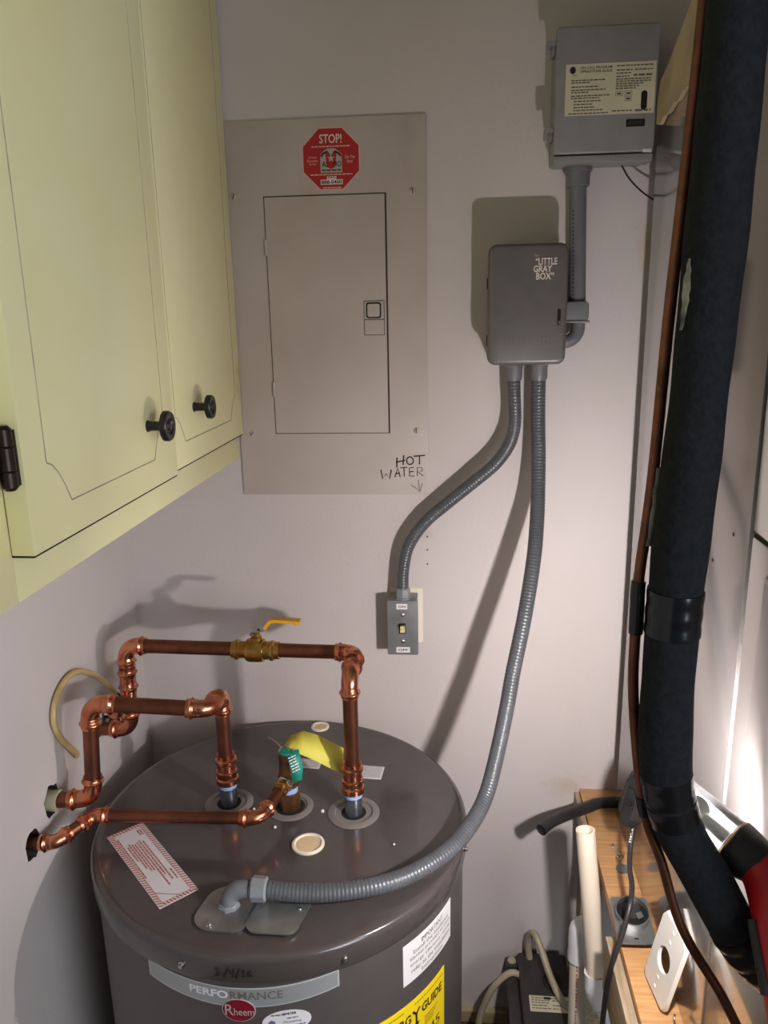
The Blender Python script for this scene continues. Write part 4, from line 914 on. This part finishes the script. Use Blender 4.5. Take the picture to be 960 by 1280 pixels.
# ------------------------------------------------------------------ odds and ends on the platform
hp = spline([(0.1470, -0.1590, 0.5640), (0.1650, -0.140, 0.5660), (0.1880, -0.120, 0.5640), (0.2160, -0.095, 0.5580), (0.2400, -0.075, 0.5535), (0.2600, -0.062, 0.5530), (0.2840, -0.058, 0.5530), (0.330, -0.055, 0.5535)], 8)
hs_ = thing('rubber_hose', 'cut end of a black rubber hose sticking out over the platform edge', 'hose', (0.24, -0.075, PZ))
MB().sweep(hp, 0.0098, 16, cap=False).build('tube', M['rubber'], hs_); MB().sweep(hp[1:4], 0.0068, 12).build('bore', M['black_gap'], hs_)
pg = thing('power_plug', 'black power plug with dark paint-spattered cord standing against the metal panel', 'plug', (0.268, -0.27, 0.68))
pb_ = MB()
Fq = plane((0.2690, -0.2720, 0.7090), V((0.2, -1, 0.1)), V((0.25, 0.1, 1)))
body = [(-0.014, -0.034), (-0.006, -0.046), (0.006, -0.046), (0.016, -0.030), (0.018, 0.024), (0.012, 0.040), (-0.010, 0.030), (-0.016, 0.010)]
pb_.prism(body, Fq, -0.009, 0.009); pb_.prism([(-0.020, -0.030), (-0.014, -0.034), (-0.016, 0.010), (-0.010, 0.030), (-0.014, 0.034), (-0.022, 0.012)], Fq, -0.011, 0.011)
pb_.build('plug_body', M['matte_black'], pg, smooth=False)
for v in (-0.015, 0.004, 0.020):
    MB().prism([(-0.010, v), (0.010, v + 0.004), (0.010, v + 0.010), (-0.010, v + 0.006)], Fq, 0.009, 0.012).build('grip_rib', M['black_plastic'], pg, smooth=False)
cd = spline([(0.2680, -0.272, 0.668), (0.2650, -0.278, 0.655), (0.2594, -0.294, 0.6380), (0.2536, -0.320, 0.6251), (0.2508, -0.350, 0.619), (0.2426, -0.377, 0.610), (0.2320, -0.393, 0.583), (0.2210, -0.403, 0.553), (0.2150, -0.400, 0.515), (0.2140, -0.390, 0.460), (0.2140, -0.380, 0.38)], 8)
MB().sweep(cd, 0.0037, 12).build('cord', M['cord'], pg)
dr = MB(); rnd = random.Random(6)
for k in range(14):
    p = cd[rnd.randint(1, 15)]; b = bmesh.new(); bmesh.ops.create_icosphere(b, subdivisions=1, radius=rnd.uniform(0.0007, 0.0017), matrix=Matrix.Translation(p + V((-0.0022 + rnd.uniform(-0.001, 0.001), -0.0030, rnd.uniform(-0.004, 0.004))))); dr.bm(b)
dr.build('paint_spatter', M['paint_drip'], pg)
# steel device cover with a black receptacle, lying on the ply
dv = thing('device_cover', 'galvanised box cover with black round receptacle, lying on the plywood', 'outlet', (0.2540, -0.352, PZ))
Fd = plane((0.2540, -0.3520, 0.5640), V((1, 0.02, 0.0)), V((0.0, 0.97, 0.22)))
sq = rounded([(-0.026, -0.036), (0.026, -0.036), (0.026, 0.036), (-0.026, 0.036)], 0.005)
ringm = MB()
def annulus(mb, fn, ro, ri, d0, d1, n=32, sy=1.0, cv=0.0):
    vs = []
    for (r_, d_) in ((ro, d0), (ro, d1), (ri, d1), (ri, d0)):
        for j in range(n): a = 2 * math.pi * j / n; vs.append(fn(r_ * math.cos(a), cv + r_ * sy * math.sin(a), d_))
    fs = []
    for k in range(4):
        for j in range(n): fs.append((k * n + j, k * n + (j + 1) % n, ((k + 1) % 4) * n + (j + 1) % n, ((k + 1) % 4) * n + j))
    mb.add(vs, fs)
MB().prism(sq, Fd, 0, 0.0016).build('cover_plate', M['galv'], dv, smooth=False)
rm = MB(); annulus(rm, Fd, 0.0240, 0.0222, 0.0016, 0.0135, cv=0.006); rm.build('raised_collar', M['galv'], dv)
MB().prism([(0.0220 * math.cos(a), 0.006 + 0.0220 * math.sin(a)) for a in [i * 2 * math.pi / 24 for i in range(24)]], Fd, 0.0016, 0.0050).build('receptacle', M['black_plastic'], dv, smooth=False)
rr_ = MB(); rr_.prism(rounded([(-0.011, -0.004), (0.011, -0.004), (0.011, 0.018), (-0.011, 0.018)], 0.003), Fd, 0.005, 0.011); rr_.build('receptacle_face', M['matte_black'], dv, smooth=False)
MB().prism([(0.006, -0.006), (0.014, -0.002), (0.012, 0.006), (0.004, 0.003)], Fd, 0.011, 0.0122).build('terminal', M['galv'], dv, smooth=False)
MB().prism([(-0.0015, 0.010), (0.0015, 0.010), (0.0015, 0.022), (-0.0015, 0.022)], Fd, 0.011, 0.0122).build('ground_strap', M['copper'], dv, smooth=False)
MB().prism([(-0.018, -0.028), (0.016, -0.028), (0.010, 0.010), (-0.012, 0.010)], Fd, -0.0155, -0.0005).build('receptacle_back', M['black_plastic'], dv, smooth=False)
MB().prism([(-0.003, -0.0295), (0.003, -0.0295), (0.003, -0.0275), (-0.003, -0.0275)], Fd, 0.0016, 0.0019).build('screw_slot', M['black_gap'], dv, smooth=False)
# white cover plate leaning on the unit
wp_ = thing('outlet_plate', 'white single-outlet wall plate leaning against the metal unit', 'wall plate', (0.2730, -0.46, PZ))
Fw = plane((0.2720, -0.4590, 0.6010), V((0.10, -0.97, 0.05)).normalized(), V((0.16, -0.10, 1)).normalized())
pm = MB(); hw2, hh2 = 0.036, 0.0585
_o = rounded([(-hw2, -hh2), (hw2, -hh2), (hw2, hh2), (-hw2, hh2)], 0.003, 3)
def plate_with_hole(mb, fn, outer, rx, d0, d1):
    n = 40; oc = []
    for j in range(n):
        a = 2 * math.pi * j / n; c, s = math.cos(a), math.sin(a)
        t = min(hw2 / abs(c) if abs(c) > 1e-6 else 9, hh2 / abs(s) if abs(s) > 1e-6 else 9); oc.append((c * t, s * t))
    ic = [(rx * math.cos(2 * math.pi * j / n), rx * math.sin(2 * math.pi * j / n)) for j in range(n)]
    vs = [fn(*p, d0) for p in oc] + [fn(p[0] * 0.94, p[1] * 0.965, d1) for p in oc] + [fn(*p, d1) for p in ic] + [fn(*p, d0) for p in ic]
    fs = []
    for k in range(4):
        for j in range(n): fs.append((k * n + j, k * n + (j + 1) % n, ((k + 1) % 4) * n + (j + 1) % n, ((k + 1) % 4) * n + j))
    mb.add(vs, fs)
sgn = -1 if (Fw(0, 0, 1) - Fw(0, 0, 0)).x > 0 else 1
plate_with_hole(pm, Fw, None, 0.0178, 0.0, sgn * 0.0048); pm.build('plate', M['white_plastic'], wp_, angle=30)
for (u, v) in ((0, 0.030), (0, -0.030), (0, 0.046), (0, -0.046)):
    MB().lathe(Fw(u, v, sgn * 0.0046), Fw(0, 0, sgn) - Fw(0, 0, 0), [(0, 0.0030), (0.0010, 0.0026), (0.0013, 0.0004)], 10).build('screw', M['white_plastic'], wp_)
sl = MB().lathe((0.2700, -0.2170, PZ), (0, 0, 1), [(0, 0.0108), (0.0014, 0.0108)], 24).build('knockout_slug', M['slug'])
tag(sl, 'round zinc knockout slug lying on the plywood beside the panel', 'slug')
for i, (x, y, a, l, lab) in enumerate(((0.2680, -0.178, 2.0, 0.020, 'short bent metal staple on the plywood, behind the round slug'), (0.2700, -0.196, 0.6, 0.014, 'second small staple on the plywood, right by the round slug'), (0.2745, -0.5000, 1.4, 0.018, 'little metal clip on the plywood in front of the white plate'))):
    s = MB(); d = V((math.cos(a), math.sin(a), 0)) * l / 2; o = V((x, y, PZ + 0.0022))
    s.sweep([o - d + V((0, 0, 0.007)), o - d, o + d, o + d + V((0, 0, 0.007))], 0.0016, 6); tag(s.build('staple', M['steel']), lab, 'staple')

# ------------------------------------------------------------------ pvc drain
pv = thing('drain_pipe', 'white and cream pvc drain piping beside the wooden platform', 'pipe', (0.20, -0.30, 0))
a0, a1 = V((0.2040, -0.240, 0.6270)), V((0.2275, -0.2690, 0.3850))
dd = (a1 - a0).normalized()
vs = MB(); vs.lathe(a0, dd, [(0.030, 0.0116), (0.0, 0.0116), (0.0, 0.0148), ((a1 - a0).length, 0.0148)], 28, cap=False); vs.build('standpipe', M['pvc_cream'], pv)
MB().lathe(a0, dd, [(0.028, 0.0115), (0.030, 0.0113)], 24).build('bore', M['pvc_bore'], pv)
MB().lathe(a1 - dd * 0.006, dd, [(0.002, 0.0148), (0, 0.0170), (0, 0.0192), (0.024, 0.0196), (0.026, 0.0202), (0.030, 0.0202)], 28, cap=False).build('coupling', M['pvc_white'], pv)
b0 = a1 + dd * 0.022; bd_ = V((0.034, -0.030, -0.060))
MB().sweep(arc_corner(b0 - dd * 0.006, b0 + dd * 0.012, b0 + dd * 0.012 + bd_, 0.030, 0.008), 0.0194, 24).build('lower_elbow', M['pvc_white'], pv)
e0 = b0 + dd * 0.012 + bd_.normalized() * 0.018
MB().cyl(e0, e0 + bd_ * 2.2, 0.0165, 24).build('outlet_pipe', M['pvc_white'], pv)
ub = spline([(0.2108, -0.200, 0.350), (0.2100, -0.200, 0.390), (0.2118, -0.200, 0.4090), (0.2185, -0.2030, 0.4140), (0.2245, -0.2080, 0.4000), (0.2278, -0.2140, 0.3740)], 5)
MB().sweep(ub, [0.0172 if 2 <= i <= len(ub) - 3 else 0.0182 for i in range(len(ub))], 24).build('return_bend', M['pvc_white'], pv)
MB().cyl((0.2135, -0.200, 0.1805), (0.2106, -0.200, 0.360), 0.0142, 24).build('drop_pipe', M['pvc_cream'], pv)
MB().cyl((0.2272, -0.2125, 0.380), (0.2310, -0.2520, 0.335), 0.0132, 24).build('lateral_pipe', M['pvc_cream'], pv)
pr = MB(); rnd = random.Random(8); z = 0.20
while z < 0.342:
    w = rnd.uniform(0.002, 0.006); cx = 0.2135 - 0.0029 * (z - 0.18) / 0.18
    a = R(248); b = R(262 - rnd.uniform(0, 5))
    pr.add([V((cx + 0.0144 * math.cos(t), -0.200 + 0.0144 * math.sin(t), zz)) for (t, zz) in ((a, z), (b, z), (b, z + w), (a, z + w))], [(0, 1, 2, 3)])
    z += w + rnd.choice((0.0018, 0.0018, 0.005))
po_ = pr.build('pipe_print', M['pvc_print'], pv, smooth=False); po_['kind'] = 'stuff'

# ------------------------------------------------------------------ condensate pump
cp = thing('condensate_pump', 'black condensate pump with a round vent and white label, on the floor', 'pump', (0.167, -0.15, 0))
bb_ = MB(); bb_.rbox((0.1120, -0.285, 0.0), (0.2180, -0.012, 0.150), 2, 0.008, 0.003); bb_.build('reservoir', M['pump'], cp)
fl = MB(); fl.rbox((0.1060, -0.034, 0.150), (0.2230, -0.010, 0.163), 1, 0.002, 0.001); fl.rbox((0.1040, -0.290, 0.146), (0.2240, -0.009, 0.156), 2, 0.012, 0.002); fl.build('flange', M['pump'], cp)
MB().rbox((0.1270, -0.270, 0.154), (0.2210, -0.014, 0.180), 2, 0.006, 0.004).build('motor_cover', M['pump'], cp)
for x in (0.1180, 0.2225):
    MB().lathe((x - 0.001, -0.020, 0.1635), (0, 0, 1), [(0, 0.0085), (0.0010, 0.0080)], 20).build('mount_hole', M['pump_tube'], cp)
vt = MB()
Fv = plane((0.1880, -0.0800, 0.1802), (1, 0, 0), (0, 1, 0))
MB().prism([(0.0195 * math.cos(a), 0.0195 * math.sin(a)) for a in [i * 2 * math.pi / 24 for i in range(24)]], Fv, 0, 0.0004).build('vent_recess', M['black_gap'], cp, smooth=False)
for r_ in (0.0195, 0.0155, 0.0115, 0.0075, 0.0035): annulus(vt, Fv, r_, r_ - 0.0017, 0.0004, 0.0018, 24)
for k in range(4):
    a = math.pi * k / 4 + 0.2; stroke(vt, [(-0.019 * math.cos(a), -0.019 * math.sin(a)), (0.019 * math.cos(a), 0.019 * math.sin(a))], Fv, 0.0016, 0.0019)
vt.build('vent_grille', M['pump'], cp)
Fl = plane((0.1800, -0.1320, 0.1802), (1, 0, 0), (0, 1, 0))
pl_ = MB().rect(-0.0390, -0.0170, 0.0385, 0.0170, Fl, 0.0004, 1).build('rating_label', M['label_cream'], cp, smooth=False)
word_lines('label_print', [(-0.035, 0.012, 0.0120), (-0.035, -0.002, 0.0070), (0.002, 0.034, 0.0070), (-0.035, -0.004, 0.0020), (0.002, 0.020, -0.003), (-0.035, -0.008, -0.004), (-0.035, 0.0, -0.010), (0.002, 0.014, -0.010)], Fl, M['brown_print'], pl_, 0.0022, 0.0007, 71)
MB().rect(-0.012, 0.0095, 0.000, 0.0145, Fl, 0.0008, 1).build('label_block', M['black_print'], pl_, smooth=False)
MB().box((0.146, -0.236, 0.178), (0.178, -0.180, 0.190), 0.002).build('switch_block', M['black_plastic'], cp)
t1 = MB().sweep(spline([(0.1330, -0.062, 0.166), (0.1200, -0.062, 0.176), (0.1030, -0.064, 0.172), (0.0760, -0.070, 0.142), (0.0560, -0.076, 0.090), (0.0480, -0.080, 0.040), (0.0460, -0.082, 0.004)], 8), 0.0062, 12).build('vinyl_tube', M['pump_tube'])
tag(t1, 'cloudy vinyl tube arching left from the pump down to the floor', 'tube')
t2 = MB().sweep(spline([(0.1520, -0.030, 0.166), (0.1480, -0.024, 0.200), (0.1500, -0.028, 0.235), (0.1580, -0.042, 0.247), (0.1680, -0.062, 0.232), (0.1820, -0.095, 0.204), (0.2010, -0.130, 0.184), (0.2230, -0.150, 0.172), (0.250, -0.165, 0.150)], 8), 0.0066, 12).build('vinyl_tube', M['pump_tube'])
tag(t2, 'cloudy vinyl tube looping over the pump top towards the pvc pipes', 'tube')

for o in (hot, arr): o.parent = wall
for o in bpy.data.objects:
    if '_o' in o: del o['_o']
